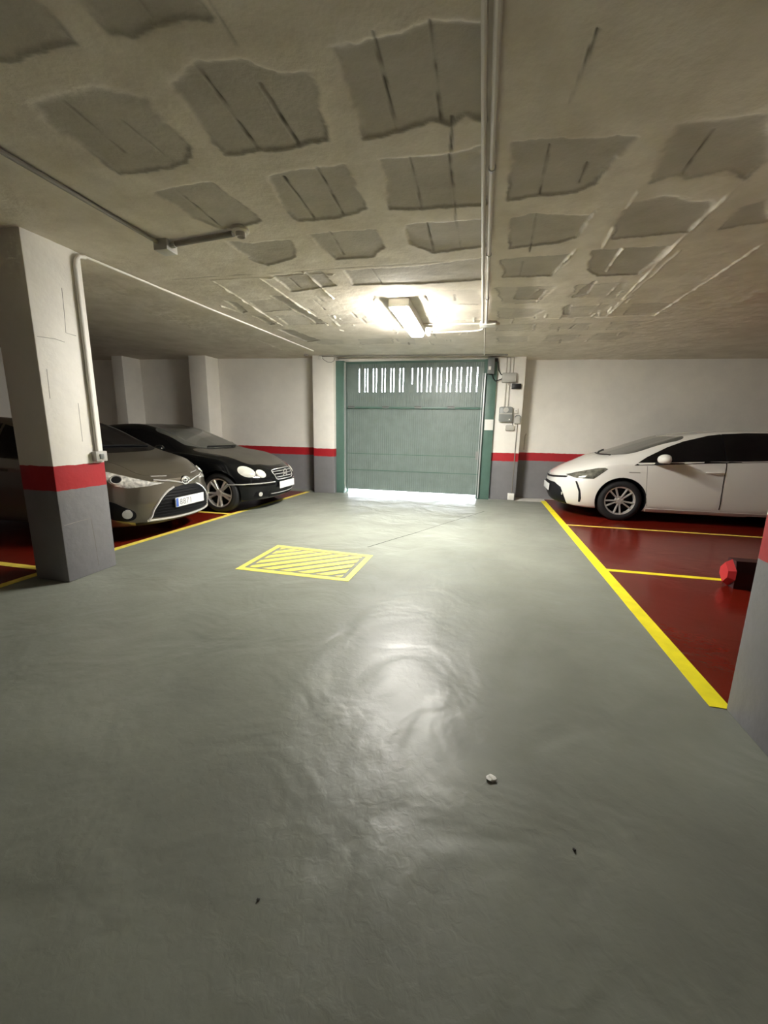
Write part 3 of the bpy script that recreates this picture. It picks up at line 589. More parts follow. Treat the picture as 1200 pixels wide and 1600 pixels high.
class Car:
    def __init__(s, spec, root, paint):
        s.sp = spec; s.root = root; s.L = spec['L']; s.paint = paint
        S = spec['sec']; xs = [r[0] for r in S]
        st = np.concatenate([np.linspace(0, 1, 16) ** 1.8 * .3, np.linspace(.3, s.L - .2, 84)[1:], s.L - np.linspace(1, 0, 12)[1:] ** 1.6 * .2])
        # columns: zb ws wm zm wh zh w5 z5 wr zr zc
        C = [pchip(xs, [r[k] for r in S], st) for k in range(1, 12)]
        rows = []
        for i, x in enumerate(st):
            zb, ws, wm, zm, wh, zh, w5, z5, wr, zr, zcn = [c[i] for c in C]
            pts = [(0, zb), (ws * .8, zb + .006), (ws, zb + .05), (wm, zm), (wh, zh), (w5, z5), (wr, zr), (wr * .6, zr + (zcn - zr) * .72), (0, zcn)]
            c = catmull([(p[0], p[1], 0) for p in pts], 6)
            rows.append([(x, max(p.x, 0), p.y) for p in c])
        s.nv = len(rows[0]); verts = []; faces = []; W = spec['hw']
        fa, fp, fl = spec['front']; ra, rp, rl = spec['rear']; xf = spec.get('xf', .75); xr = .6
        def dfm(p):
            x, y, z = p; wF = max(0, (xf - x) / xf) ** 1.4; wR = max(0, (x - (s.L - xr)) / xr) ** 1.4
            ay = min(abs(y) / W, 1.1)
            return (x + wF * (fa * ay ** fp + np.interp(z, [q[0] for q in fl], [q[1] for q in fl])) - wR * (ra * ay ** rp + np.interp(z, [q[0] for q in rl], [q[1] for q in rl])), y, z)
        R = len(rows); n = s.nv; ring = []
        for r in rows:
            ids = []
            for k in range(n): ids.append(len(verts)); verts.append(dfm(r[k]))
            for k in range(n - 2, 0, -1): ids.append(len(verts)); verts.append(dfm((r[k][0], -r[k][1], r[k][2])))
            ring.append(ids)
        m = len(ring[0])
        for i in range(R - 1):
            for k in range(m): faces.append((ring[i][k], ring[i][(k + 1) % m], ring[i + 1][(k + 1) % m], ring[i + 1][k]))
        for e, r in ((0, rows[0]), (R - 1, rows[-1])):      # end caps as grids that follow the plan curve
            NC = 14; prev = None
            for k in range(1, n - 1):
                row = [ring[e][k]]
                for c in range(1, NC): y = r[k][1] * (1 - 2 * c / NC); row.append(len(verts)); verts.append(dfm((r[k][0], y, r[k][2])))
                row.append(ring[e][m - k])
                if prev:
                    for c in range(NC): faces.append((prev[c], prev[c + 1], row[c + 1], row[c]))
                else:
                    faces.append(tuple(row) + (ring[e][0],))
                prev = row
            faces.append(tuple(prev[::-1]) + (ring[e][n - 1],))
        verts = [(v[0] - s.L / 2, v[1], v[2]) for v in verts]
        me = bpy.data.meshes.new('body'); me.from_pydata([tuple(map(float, v)) for v in verts], [], faces)
        bm = bmesh.new(); bm.from_mesh(me); bmesh.ops.triangulate(bm, faces=[f for f in bm.faces if len(f.verts) > 4]); bmesh.ops.recalc_face_normals(bm, faces=bm.faces)
        s.bvh = BVHTree.FromBMesh(bm); bm.to_mesh(me); bm.free()
        body = bpy.data.objects.new('body', me); COL.objects.link(body); me.materials.append(paint); me.materials.append(TRIM)
        # wheel arches
        cut = MB()
        for ax in spec['axles']:
            for sg in (-1, 1):
                c0 = (ax - s.L / 2, 0, spec['wr'] + .005); a = spec['arch']
                cut.lathe([(0, sg * (W - .33)), (a, sg * (W - .33)), (a, sg * (W + .2)), (0, sg * (W + .2))], 40, 'Y', c0)
        co_ = obj('cutter', cut, TRIM, smooth=0)
        md = body.modifiers.new('b', 'BOOLEAN'); md.object = co_; md.operation = 'DIFFERENCE'; md.solver = 'EXACT'; md.material_mode = 'TRANSFER'
        dg = bpy.context.evaluated_depsgraph_get(); m2 = bpy.data.meshes.new_from_object(body.evaluated_get(dg))
        body.modifiers.clear(); body.data = m2; m2.name = 'body'
        bpy.data.objects.remove(co_)
        m2.polygons.foreach_set('use_smooth', [True] * len(m2.polygons)); m2.set_sharp_from_angle(angle=math.radians(40))
        body.parent = root; s.body = body
        for i, ax in enumerate(spec['axles']):
            for sg in (1, -1): s.wheel(ax - s.L / 2, sg, spec['rim'])
    def X(s, p): return Vector((p[0] - s.L / 2, p[1], p[2]))
    def hit(s, p, d):
        d = Vector(d).normalized(); h = s.bvh.ray_cast(Vector(p) - d * 2.5, d)
        if h[0] is None:
            h = s.bvh.find_nearest(Vector(p)); return h[0], h[1]
        n = h[1]
        if n.dot(d) > 0: n = -n
        return h[0], n
    def line(s, pts, d, r, mat_, name='panel_gap', closed=False, per=6, off=0, parent=None, smooth_in=True):
        P = [s.X(p) for p in pts]
        P = catmull(P, per, closed) if smooth_in else P
        Q = []
        for p in P:
            h, n = s.hit(p, d); Q.append(h + n * off)
        return obj(name, MB().tube(Q, r, 6, closed), mat_, parent or s.root)
    def panel(s, name, pts, d, mat_, off=.004, curved=False, step=.035, parent=None, label=None, per=5, th=.006, mirror=False, bulge=0):
        """a panel that follows the body: outline in rough 3D, dropped on the body along d"""
        d = Vector(d).normalized(); P = [s.X(p) for p in pts]
        if curved: P = catmull(P, per, True)
        else:
            Q = []
            for a, b in zip(P, P[1:] + P[:1]):
                k = max(1, int((b - a).length / step)); Q += [a.lerp(b, i / k) for i in range(k)]
            P = Q
        u = d.orthogonal().normalized() if abs(d.z) > .9 else Vector((0, 0, 1)).cross(d).normalized()
        v = d.cross(u); o0 = P[0]
        p2 = [Vector(((p - o0).dot(u), (p - o0).dot(v))) for p in P]
        dpt = sum((p - o0).dot(d) for p in P) / len(P)
        xs = [p.x for p in p2]; ys = [p.y for p in p2]; pts2 = list(p2); n0 = len(p2)
        def inside(x, y):
            r = False
            for i in range(n0):
                a, b = p2[i - 1], p2[i]
                if (a.y > y) != (b.y > y) and x < (b.x - a.x) * (y - a.y) / (b.y - a.y) + a.x: r = not r
            return r
        x = min(xs) + step / 2
        while x < max(xs):
            y = min(ys) + step / 2
            while y < max(ys):
                if inside(x, y) and min((Vector((x, y)) - q).length for q in p2) > step * .4: pts2.append(Vector((x, y)))
                y += step
            x += step
        res = delaunay_2d_cdt(pts2, [(i, (i + 1) % n0) for i in range(n0)], [], 1, 1e-6)
        V2, F = res[0], res[2]; m = MB(); top = []; bot = []
        cx = sum(p.x for p in p2) / n0; cy = sum(p.y for p in p2) / n0; rad = max((Vector((cx, cy)) - p).length for p in p2)
        for q in V2:
            h, n = s.hit(o0 + u * q.x + v * q.y + d * dpt, d)
            e = min((q - w_).length for w_ in p2) if bulge else 0
            k = bulge * (1 - math.exp(-e / (rad * .25))) if bulge else 0
            top.append(h + n * (off + k)); bot.append(h - n * th)
        # boundary edges of the triangulation
        cnt = {}
        for f in F:
            for a, b in zip(f, list(f[1:]) + [f[0]]): cnt[(a, b)] = 1
        bd = [(a, b) for (a, b) in cnt if (b, a) not in cnt]
        k = len(top); m.add(top + bot, [tuple(f) for f in F] + [(a, a + k, b + k, b) for a, b in bd])
        return obj(name, m, mat_, parent or s.root, smooth=40, label=label)
    def wheel(s, x, sg, kind):
        R = s.sp['wr']; W = s.sp['hw']; yo = W - .035; w2 = .205; hub = R * s.sp.get('rimf', .70)
        t = MB().lathe([(hub - .012, -.012), (hub + .004, 0), (hub + .03, .004), (R - .045, .0), (R - .012, -.018), (R, -.045), (R, -w2 + .045), (R - .012, -w2 + .018), (hub, -w2), (hub - .02, -w2 + .02), (hub - .02, -.02), (hub - .012, -.012)], 56)
        tw = obj('wheel', t, RUB, s.root, smooth=30); tw.location = (x, sg * yo, R); tw.rotation_euler = (0, .25, 0 if sg > 0 else math.pi)
        m = SILVER if kind == 'star' else GREYA
        r = MB().lathe([(hub - .03, -.05), (hub - .022, -.012), (hub - .006, -.004), (hub + .004, -.008), (hub + .002, -.06), (hub - .02, -w2 + .05)], 56)
        def spoke(a, wi, wo, y0, r0, r1):
            ca, sa = math.cos(a), math.sin(a)
            vs = []
            for (rr, ww, yy) in ((r0, wi, y0), (r1, wo, -.012)):
                for (o_, dy) in ((-ww, -.006), (-ww * .6, .006), (ww * .6, .006), (ww, -.006), (ww, -.03), (-ww, -.03)):
                    vs.append((rr * ca - o_ * sa, yy + dy, rr * sa + o_ * ca))
            r.add(vs, [(i, (i + 1) % 6, (i + 1) % 6 + 6, i + 6) for i in range(6)] + [(0, 5, 4, 3, 2, 1), (6, 7, 8, 9, 10, 11)])
        if kind == 'star':
            for k in range(5):
                a = 2 * math.pi * k / 5
                spoke(a - .16, .016, .019, -.020, .055, hub - .01); spoke(a + .16, .016, .019, -.020, .055, hub - .01)
        else:
            for k in range(5):
                a = 2 * math.pi * k / 5
                spoke(a - .22, .011, .013, -.022, .045, hub - .01); spoke(a + .22, .011, .013, -.022, .045, hub - .01)
        r.lathe([(0, -.012), (.03, -.012), (.036, -.016), (.062, -.022), (.068, -.05), (0, -.06)], 30)
        for k in range(5):
            a = 2 * math.pi * (k + .5) / 5; r.lathe([(0, -.012), (.008, -.012), (.009, -.03)], 8, 'Y', (.045 * math.cos(a), 0, .045 * math.sin(a)))
        obj('rim', r, m, tw, smooth=30)
        obj('brake_disc', MB().lathe([(0, -.085), (hub * .72, -.085), (hub * .72, -.10), (hub - .03, -.11), (hub - .03, -.16), (0, -.16)], 32), TRIM, tw)
    def box_at(s, name, p, d, sx, sz, th, mat_, bevel=.004, parent=None, tilt=0, out=.0):
        """a flat box seated on the body at p, facing -d"""
        h, n = s.hit(s.X(p), d); d = Vector(d).normalized(); u = Vector((0, 0, 1)).cross(-d).normalized(); v = Vector((0, 0, 1))
        c = h - d * out; m = MB(); vs = []
        for dz in (-th, th * .5):
            for a, b in ((-1, -1), (1, -1), (1, 1), (-1, 1)): vs.append(c + u * a * sx / 2 + v * b * sz / 2 + (-d) * dz)
        m.add(vs, [(0, 3, 2, 1), (4, 5, 6, 7), (0, 1, 5, 4), (1, 2, 6, 5), (2, 3, 7, 6), (3, 0, 4, 7)])
        return obj(name, m, mat_, parent or s.root, bevel=bevel), c - d * th * .5, u, v
    def plate(s, p, d, text, out=.02, sx=.52, sz=.112):
        o, c, u, v = s.box_at('license_plate', p, d, sx, sz, .010, PLATE, .002, out=out); d = Vector(d).normalized()
        m = MB(); k = c - d * .0008
        m.add([k + u * a + v * b for a, b in ((-sx / 2 + .004, -sz / 2 + .004), (-sx / 2 + .045, -sz / 2 + .004), (-sx / 2 + .045, sz / 2 - .004), (-sx / 2 + .004, sz / 2 - .004))], [(0, 1, 2, 3)])
        if text:
            obj('country_band', m, PBLUE, o)
            cu = bpy.data.curves.new('txt', 'FONT'); cu.body = text; cu.size = sz * .92; cu.extrude = .0008; cu.space_character = 1.12
            to = bpy.data.objects.new('txt', cu); COL.objects.link(to); bpy.context.view_layer.update()
            me = bpy.data.meshes.new_from_object(to.evaluated_get(bpy.context.evaluated_depsgraph_get())); bpy.data.objects.remove(to)
            B = Matrix((u, v, -d)).transposed().to_4x4(); B.translation = k + u * (-sx / 2 + .065) + v * (-sz * .31)
            me.transform(B); me.name = 'plate_characters'; me.materials.clear(); me.materials.append(PINK)
            q_ = bpy.data.objects.new('plate_characters', me); COL.objects.link(q_); q_.parent = o
    def handle(s, x, z, sg, parent, m):
        pts = []
        for t in np.linspace(0, 1, 9):
            h, n = s.hit(s.X((x + t * .21, sg * s.sp['hw'], z + .006 * math.sin(math.pi * t))), (0, -sg, 0)); pts.append(h + Vector((0, sg, 0)) * (.006 + .030 * math.sin(math.pi * t) ** .5))
        obj('door_handle', MB().tube(pts, .013, 10), m, parent)
    def mirror(s, x, z, sg, m, sz=1.0, low=TRIM, fold=.14):
        h, n = s.hit(s.X((x, sg * s.sp['hw'], z)), (0, -sg, 0)); bm = bmesh.new(); bmesh.ops.create_uvsphere(bm, u_segments=24, v_segments=14, radius=1)
        c = h + Vector((.05 * sz, sg * fold, .075 * sz))
        for v in bm.verts:
            q_ = v.co.copy(); q_.x = max(min(q_.x, .55), -1); q_.z = max(q_.z, -.72)
            v.co = c + Vector((q_.x * .095 * sz, q_.y * min(.115, fold * .9) * sz, q_.z * .075 * sz))
        me = bpy.data.meshes.new('door_mirror'); bm.to_mesh(me); bm.free(); me.polygons.foreach_set('use_smooth', [True] * len(me.polygons)); me.set_sharp_from_angle(angle=math.radians(40)); me.materials.append(m)
        o = bpy.data.objects.new('door_mirror', me); COL.objects.link(o); o.parent = s.root
        obj('mirror_foot', MB().tube([h - Vector((0, sg * .02, 0)), h + Vector((.01, sg * .06, .01)), c + Vector((0, 0, -.05 * sz))], .026 * sz, 10), low, o)
        obj('mirror_glass', MB().lathe([(0, 0), (.062 * sz, 0), (.062 * sz, -.003)], 20, 'X', c + Vector((.054 * sz, 0, 0))), CHROME, o)
SIDE = lambda sg: (0, -sg, 0)
FRONT = (1, 0, 0); REAR = (-1, 0, 0); DOWN = (0, 0, -1)
def mir(pts): return [(p[0], -p[1], p[2]) for p in pts]

#        x     zb   ws   wm   zm   wh   zh   w5   z5   wr   zr   zc
PR = dict(L=4.645, hw=.8875, wr=.318, arch=.358, axles=(.955, 3.735), rim='fan', rimf=.70, xf=.85, front=(.42, 2.6, [(.15, .10), (.3, .03), (.45, 0), (.6, .02), (.75, .10), (.85, .14)]), rear=(.22, 2.4, [(.2, .06), (.5, 0), (.8, .04), (1.1, .12)]), sec=[
 (0.00, .20, .58, .66, .42, .62, .58, .56, .615, .46, .64, .655),
 (0.04, .18, .68, .76, .42, .72, .61, .66, .65, .55, .68, .695),
 (0.15, .165, .76, .825, .42, .79, .66, .735, .71, .61, .75, .765),
 (0.40, .16, .81, .862, .47, .83, .74, .775, .805, .65, .845, .86),
 (0.74, .16, .835, .88, .52, .855, .82, .805, .885, .68, .945, .972),
 (0.95, .16, .84, .885, .54, .865, .845, .815, .905, .685, .995, 1.035),
 (1.12, .16, .845, .8875, .55, .868, .865, .82, .92, .68, 1.045, 1.095),
 (1.45, .16, .845, .8875, .55, .870, .89, .83, .945, .645, 1.165, 1.215),
 (1.75, .16, .845, .8875, .55, .872, .91, .835, .965, .605, 1.265, 1.31),
 (2.10, .16, .845, .8875, .55, .872, .93, .84, .985, .585, 1.335, 1.365),
 (2.50, .16, .845, .8875, .55, .872, .945, .84, 1.0, .58, 1.365, 1.40),
 (3.00, .17, .845, .8875, .55, .872, .97, .84, 1.02, .575, 1.37, 1.41),
 (3.60, .17, .845, .8875, .56, .872, .99, .84, 1.045, .565, 1.335, 1.375),
 (4.10, .19, .84, .88, .56, .86, 1.0, .82, 1.05, .55, 1.265, 1.305),
 (4.40, .21, .80, .855, .56, .83, .98, .78, 1.03, .54, 1.17, 1.205),
 (4.55, .23, .74, .81, .55, .79, .92, .74, .97, .55, 1.03, 1.06),
 (4.645, .28, .62, .70, .50, .68, .76, .63, .81, .52, .85, .87)])
root = thing('car', 'white family estate car with dark side windows, parked nose-in on the right', 'car', (1.18 + 4.645 / 2, 7.765, 0), 0)
c = Car(PR, root, P_white)
c.panel('windscreen', [(.78, 0, 1), (.82, .35, 1), (.94, .56, 1), (1.10, .66, 1.0), (1.45, .63, 1.15), (1.79, .585, 1.25), (1.75, .3, 1.3), (1.72, 0, 1.3), (1.75, -.3, 1.3), (1.79, -.585, 1.25), (1.45, -.63, 1.15), (1.10, -.66, 1.0), (.94, -.56, 1), (.82, -.35, 1)], DOWN, G_wind, curved=True)
for sg in (1, -1):
    F = (lambda P: P) if sg > 0 else mir
    c.panel('headlamp', F([(.17, .62, .675), (.32, .76, .632), (.556, .84, .642), (.66, .86, .735), (.735, .86, .80), (.69, .85, .818), (.60, .83, .808), (.45, .80, .772), (.30, .72, .725)]), (.35, -sg, -.1), G_lensd, off=.004, bulge=.006, step=.03)
    c.panel('window_pillar', F([(2.16, .85, .942), (2.42, .85, .955), (2.42, .7, 1.362), (2.16, .7, 1.335)]), SIDE(sg), TRIM, off=.001)
    c.panel('side_window', F([(1.085, .85, .868), (1.5, .85, .895), (2.0, .85, .930), (2.268, .85, .945), (2.268, .7, 1.350), (2.11, .7, 1.327), (1.775, .72, 1.236), (1.55, .75, 1.144), (1.27, .78, .995)]), SIDE(sg), G_dark)
    c.panel('side_window', F([(2.28, .85, .946), (2.8, .85, .975), (3.25, .85, 1.0), (3.30, .7, 1.355), (2.9, .7, 1.375), (2.6, .7, 1.372), (2.28, .7, 1.352)]), SIDE(sg), G_dark)
    c.panel('side_window', F([(3.28, .85, 1.003), (3.9, .84, 1.04), (4.15, .8, 1.08), (4.0, .7, 1.24), (3.7, .7, 1.315), (3.33, .7, 1.352)]), SIDE(sg), G_dark)
    dr = c.panel('door', F([(1.36, .86, .245), (2.22, .86, .235), (2.265, .86, .4), (2.265, .86, .75), (2.27, .86, .935), (1.9, .86, .912), (1.27, .86, .872), (1.275, .86, .7), (1.30, .86, .4)]), SIDE(sg), P_white, off=.003)
    c.handle(2.03, .80, sg, dr, P_white)
    c.line(F([(2.272, .87, .945), (2.275, .87, .85), (2.265, .87, .72), (2.272, .88, .5), (2.280, .88, .38), (2.283, .88, .26)]), SIDE(sg), .007, SEAM, parent=dr, name='door_gap')
    c.line(F([(1.26, .87, .867), (1.27, .87, .7), (1.30, .88, .4), (1.33, .88, .26)]), SIDE(sg), .0028, SEAML, parent=dr, name='door_gap')
    dr = c.panel('door', F([(2.29, .86, .235), (2.95, .86, .235), (3.12, .86, .42), (3.28, .86, .62), (3.26, .86, .98), (2.9, .86, .968), (2.29, .86, .938), (2.285, .86, .75), (2.285, .86, .4)]), SIDE(sg), P_white, off=.003)
    c.handle(2.96, .84, sg, dr, P_white)
    c.panel('sill', F([(1.32, .86, .225), (3.3, .86, .225), (3.3, .85, .17), (1.32, .85, .17)]), SIDE(sg), P_white, off=.006)
    c.panel('bumper_slot', F([(.31, .78, .585), (.335, .79, .585), (.385, .82, .45), (.41, .83, .32), (.405, .83, .26), (.380, .82, .26), (.365, .81, .42)]), SIDE(sg), TRIM, off=.004, step=.02)
    c.box_at('fender_badge', (1.10, sg * .88, .765), SIDE(sg), .15, .015, .004, GREYA, .002)
    c.mirror(1.38, .905, sg, P_white, 1.0)
    c.panel('tail_lamp', F([(4.45, .8, .95), (4.6, .75, .93), (4.62, .7, .75), (4.5, .82, .78)]), (-.6, -sg, 0), M_redp, step=.03)
    c.box_at('fog_lamp', (.20, sg * .58, .36), FRONT, .08, .05, .012, G_lensc, .008, out=.006)
c.panel('hood', [(.17, 0, .8), (.20, .3, .8), (.27, .50, .8), (.45, .59, .9), (.75, .655, 1), (.90, .60, 1), (.80, .35, 1), (.755, 0, 1), (.80, -.35, 1), (.90, -.60, 1), (.75, -.655, 1), (.45, -.59, .9), (.27, -.50, .8), (.20, -.3, .8)], DOWN, P_white, off=.002, curved=True)
c.panel('upper_grille', [(0, -.60, .625), (0, -.3, .595), (0, 0, .58), (0, .3, .595), (0, .60, .625), (0, .61, .65), (0, .3, .625), (0, 0, .61), (0, -.3, .625), (0, -.61, .65)], FRONT, TRIM, step=.03)
c.panel('lower_grille', [(0, -.60, .195), (0, .60, .195), (0, .62, .30), (0, .57, .46), (0, .40, .52), (0, -.40, .52), (0, -.57, .46), (0, -.62, .30)], FRONT, TRIM, step=.035)
c.plate((0, 0, .415), FRONT, '', out=.012)
c.box_at('emblem', (.02, 0, .64), FRONT, .12, .07, .008, CHROME, .006, out=.008)
c.line([(.84, -.5, 1), (.78, -.1, 1), (.80, .25, 1)], DOWN, .010, TRIM, 'wiper', off=.014); c.line([(.82, .15, 1), (.90, .4, 1), (1.02, .6, 1)], DOWN, .010, TRIM, 'wiper', off=.014)
c.panel('rear_window', [(4.5, -.5, 1.05), (4.5, .5, 1.05), (4.3, .5, 1.2), (4.3, -.5, 1.2)], REAR, G_dark)

# ---- bronze hatchback
YA = dict(L=3.95, hw=.8475, wr=.302, arch=.338, axles=(.80, 3.31), rim='fan', rimf=.68, xf=.75, front=(.40, 2.5, [(.15, .10), (.25, .02), (.45, 0), (.58, .03), (.70, .05), (.8, .12)]), rear=(.2, 2.4, [(.2, .06), (.5, 0), (.8, .04), (1.1, .12)]), sec=[
 (0.00, .20, .56, .62, .42, .58, .60, .53, .65, .44, .69, .705),
 (0.04, .18, .65, .71, .42, .67, .625, .62, .68, .52, .725, .74),
 (0.14, .17, .73, .785, .43, .75, .67, .69, .735, .57, .79, .805),
 (0.40, .165, .79, .83, .50, .81, .78, .75, .835, .61, .885, .905),
 (0.78, .165, .81, .845, .55, .825, .84, .77, .90, .64, .955, .985),
 (0.98, .165, .81, .8475, .55, .828, .86, .775, .92, .64, 1.01, 1.05),
 (1.20, .165, .81, .8475, .55, .828, .88, .78, .945, .63, 1.095, 1.14),
 (1.60, .165, .81, .8475, .55, .828, .90, .785, .965, .59, 1.265, 1.315),
 (1.90, .165, .81, .8475, .55, .828, .92, .785, .985, .565, 1.345, 1.39),
 (2.40, .165, .81, .8475, .55, .828, .95, .785, 1.01, .555, 1.375, 1.42),
 (3.10, .17, .81, .845, .56, .82, .98, .775, 1.05, .54, 1.35, 1.395),
 (3.60, .20, .78, .82, .56, .79, 1.0, .745, 1.06, .52, 1.25, 1.285),
 (3.85, .24, .70, .76, .55, .74, .93, .69, .98, .52, 1.03, 1.06),
 (3.95, .28, .60, .66, .50, .64, .76, .59, .81, .48, .85, .87)])
root = thing('car', 'bronze compact hatchback with a wide black grille, half hidden behind the left pillar', 'car', (-3.60 - 3.95 / 2, 4.47, 0), math.pi)
c = Car(YA, root, P_bronze)
c.panel('windscreen', [(.82, 0, 1), (.85, .35, 1), (.95, .56, 1), (1.04, .62, 1.0), (1.45, .59, 1.2), (1.76, .55, 1.3), (1.72, .3, 1.35), (1.70, 0, 1.35), (1.72, -.3, 1.35), (1.76, -.55, 1.3), (1.45, -.59, 1.2), (1.04, -.62, 1.0), (.95, -.56, 1), (.85, -.35, 1)], DOWN, G_dark, curved=True)
c.panel('hood', [(.13, 0, .8), (.16, .25, .8), (.24, .46, .8), (.5, .56, .9), (.76, .60, 1), (.84, .55, 1), (.79, .3, 1), (.77, 0, 1), (.79, -.3, 1), (.84, -.55, 1), (.76, -.60, 1), (.5, -.56, .9), (.24, -.46, .8), (.16, -.25, .8)], DOWN, P_bronze, off=.003, curved=True)
for sg in (1, -1):
    F = (lambda P: P) if sg > 0 else mir
    hl = c.panel('headlamp', F([(.10, .30, .665), (.14, .45, .69), (.22, .58, .74), (.40, .72, .815), (.52, .76, .825), (.46, .76, .73), (.36, .73, .665), (.26, .66, .635), (.16, .48, .645)]), (1, -sg * .45, -.05), G_lens, off=.004, bulge=.008, step=.025)
    h, n = c.hit(c.X((.36, sg * .70, .725)), (1, -sg * .45, 0))
    ring = []
    u = n.orthogonal().normalized(); v = n.cross(u)
    obj('projector', MB().tube([h + n * .014 + (u * math.cos(a) + v * math.sin(a)) * .055 for a in np.linspace(0, 2 * math.pi, 24, endpoint=False)], .009, 8, True), CHROME, hl)
    obj('lens', MB().tube([h + n * .002, h + n * .016], .046, 20), TRIM, hl)
    fp = c.panel('fog_recess', F([(.26, .62, .36), (.33, .70, .43), (.43, .78, .49), (.44, .79, .32), (.34, .70, .26), (.27, .62, .28)]), (1, -sg * .4, 0), TRIM, off=.002, step=.03, curved=True)
    h, n = c.hit(c.X((.32, sg * .67, .345)), (1, -sg * .4, 0))
    obj('fog_lamp', MB().tube([h, h + n * .022], .052, 22).tube([h + n * .020, h + n * .026], .036, 20), CHROME, fp)
    c.line(F([(.0, .04, .635), (.02, .12, .655), (.06, .25, .685), (.16, .42, .705)]), FRONT, .010, CHROME, 'grille_wing', off=.008)
    c.line(F([(.06, .22, .735), (.14, .40, .745)]), FRONT, .006, CHROME, 'hood_edge_trim', off=.006)
    c.line(F([(.0, .20, .605), (.03, .31, .555), (.08, .41, .47), (.12, .475, .37), (.14, .50, .29), (.16, .53, .245)]), FRONT, .012, SILVER, 'grille_surround', off=.006)
    c.panel('side_window', F([(1.08, .8, .895), (1.5, .8, .92), (1.98, .8, .95), (2.0, .65, 1.32), (1.8, .65, 1.28), (1.5, .66, 1.17)]), SIDE(sg), G_dark)
    c.panel('side_window', F([(2.03, .8, .953), (2.6, .8, .985), (3.0, .8, 1.02), (2.95, .65, 1.31), (2.5, .65, 1.34), (2.05, .65, 1.33)]), SIDE(sg), G_dark)
    dr = c.panel('door', F([(1.20, .82, .25), (1.95, .82, .25), (2.0, .82, .6), (2.0, .82, .935), (1.5, .82, .905), (1.12, .82, .88), (1.15, .82, .6)]), SIDE(sg), P_bronze, off=.003)
    c.handle(1.73, .80, sg, dr, P_bronze)
    dr = c.panel('door', F([(2.0, .82, .25), (2.7, .82, .25), (2.95, .82, .6), (3.0, .82, 1.0), (2.6, .82, .965), (2.02, .82, .937), (2.02, .82, .6)]), SIDE(sg), P_bronze, off=.003)
    c.handle(2.62, .84, sg, dr, P_bronze)
    c.mirror(1.30, .90, sg, P_bronze, .85, fold=.065)
    c.panel('tail_lamp', F([(3.75, .75, .98), (3.9, .68, .95), (3.9, .65, .75), (3.8, .75, .78)]), (-.6, -sg, 0), M_redp, step=.03)
g = c.panel('grille', [(0, -.20, .60), (0, 0, .615), (0, .20, .60), (0, .31, .55), (0, .41, .455), (0, .475, .365), (0, .505, .275), (0, .40, .262), (0, 0, .252), (0, -.40, .262), (0, -.505, .275), (0, -.475, .365), (0, -.41, .455), (0, -.31, .55)], FRONT, TRIM, off=.003, step=.03)
for k in range(9):
    z = .29 + k * .034; hwz = np.interp(z, [.27, .365, .465, .55, .60], [.49, .455, .39, .29, .18])
    c.line([(0, -hwz, z), (0, -hwz / 2, z), (0, 0, z), (0, hwz / 2, z), (0, hwz, z)], FRONT, .006, TRIM, 'slat', off=.008, parent=g)
c.line([(.14, -.54, .245), (.03, -.30, .238), (0, 0, .232), (.03, .30, .238), (.14, .54, .245)], FRONT, .013, SILVER, 'bumper_lip', off=.006)
c.panel('air_dam', [(0, -.62, .225), (0, 0, .21), (0, .62, .225), (0, .60, .175), (0, 0, .175), (0, -.60, .175)], FRONT, TRIM, off=.004, step=.03)
c.plate((0, 0, .42), FRONT, '8871', out=.020)
h, n = c.hit(c.X((0, 0, .665)), FRONT)
def oval(cy, cz, a, b, r, n_=28): return [h + Vector((-.016, cy + a * math.cos(t_), cz + b * math.sin(t_))) for t_ in np.linspace(0, 2 * math.pi, n_, endpoint=False)]
em = obj('emblem', MB().tube(oval(0, 0, .066, .046, 0), .007, 8, True), CHROME)
em.parent = root
MBe = MB().tube(oval(0, .008, .045, .016, 0), .0045, 6, True).tube(oval(0, -.004, .018, .040, 0), .0045, 6, True); obj('emblem_loops', MBe, CHROME, em)
obj('emblem_back', MB().lathe([(0, -.012), (.060, -.012), (.060, .012)], 28, 'X', h), TRIM, em)
c.line([(1.02, -.5, 1), (1.01, -.1, 1), (1.04, .3, 1)], DOWN, .010, TRIM, 'wiper', off=.014)
c.panel('rear_window', [(3.8, -.45, 1.1), (3.8, .45, 1.1), (3.55, .45, 1.33), (3.55, -.45, 1.33)], REAR, G_dark)

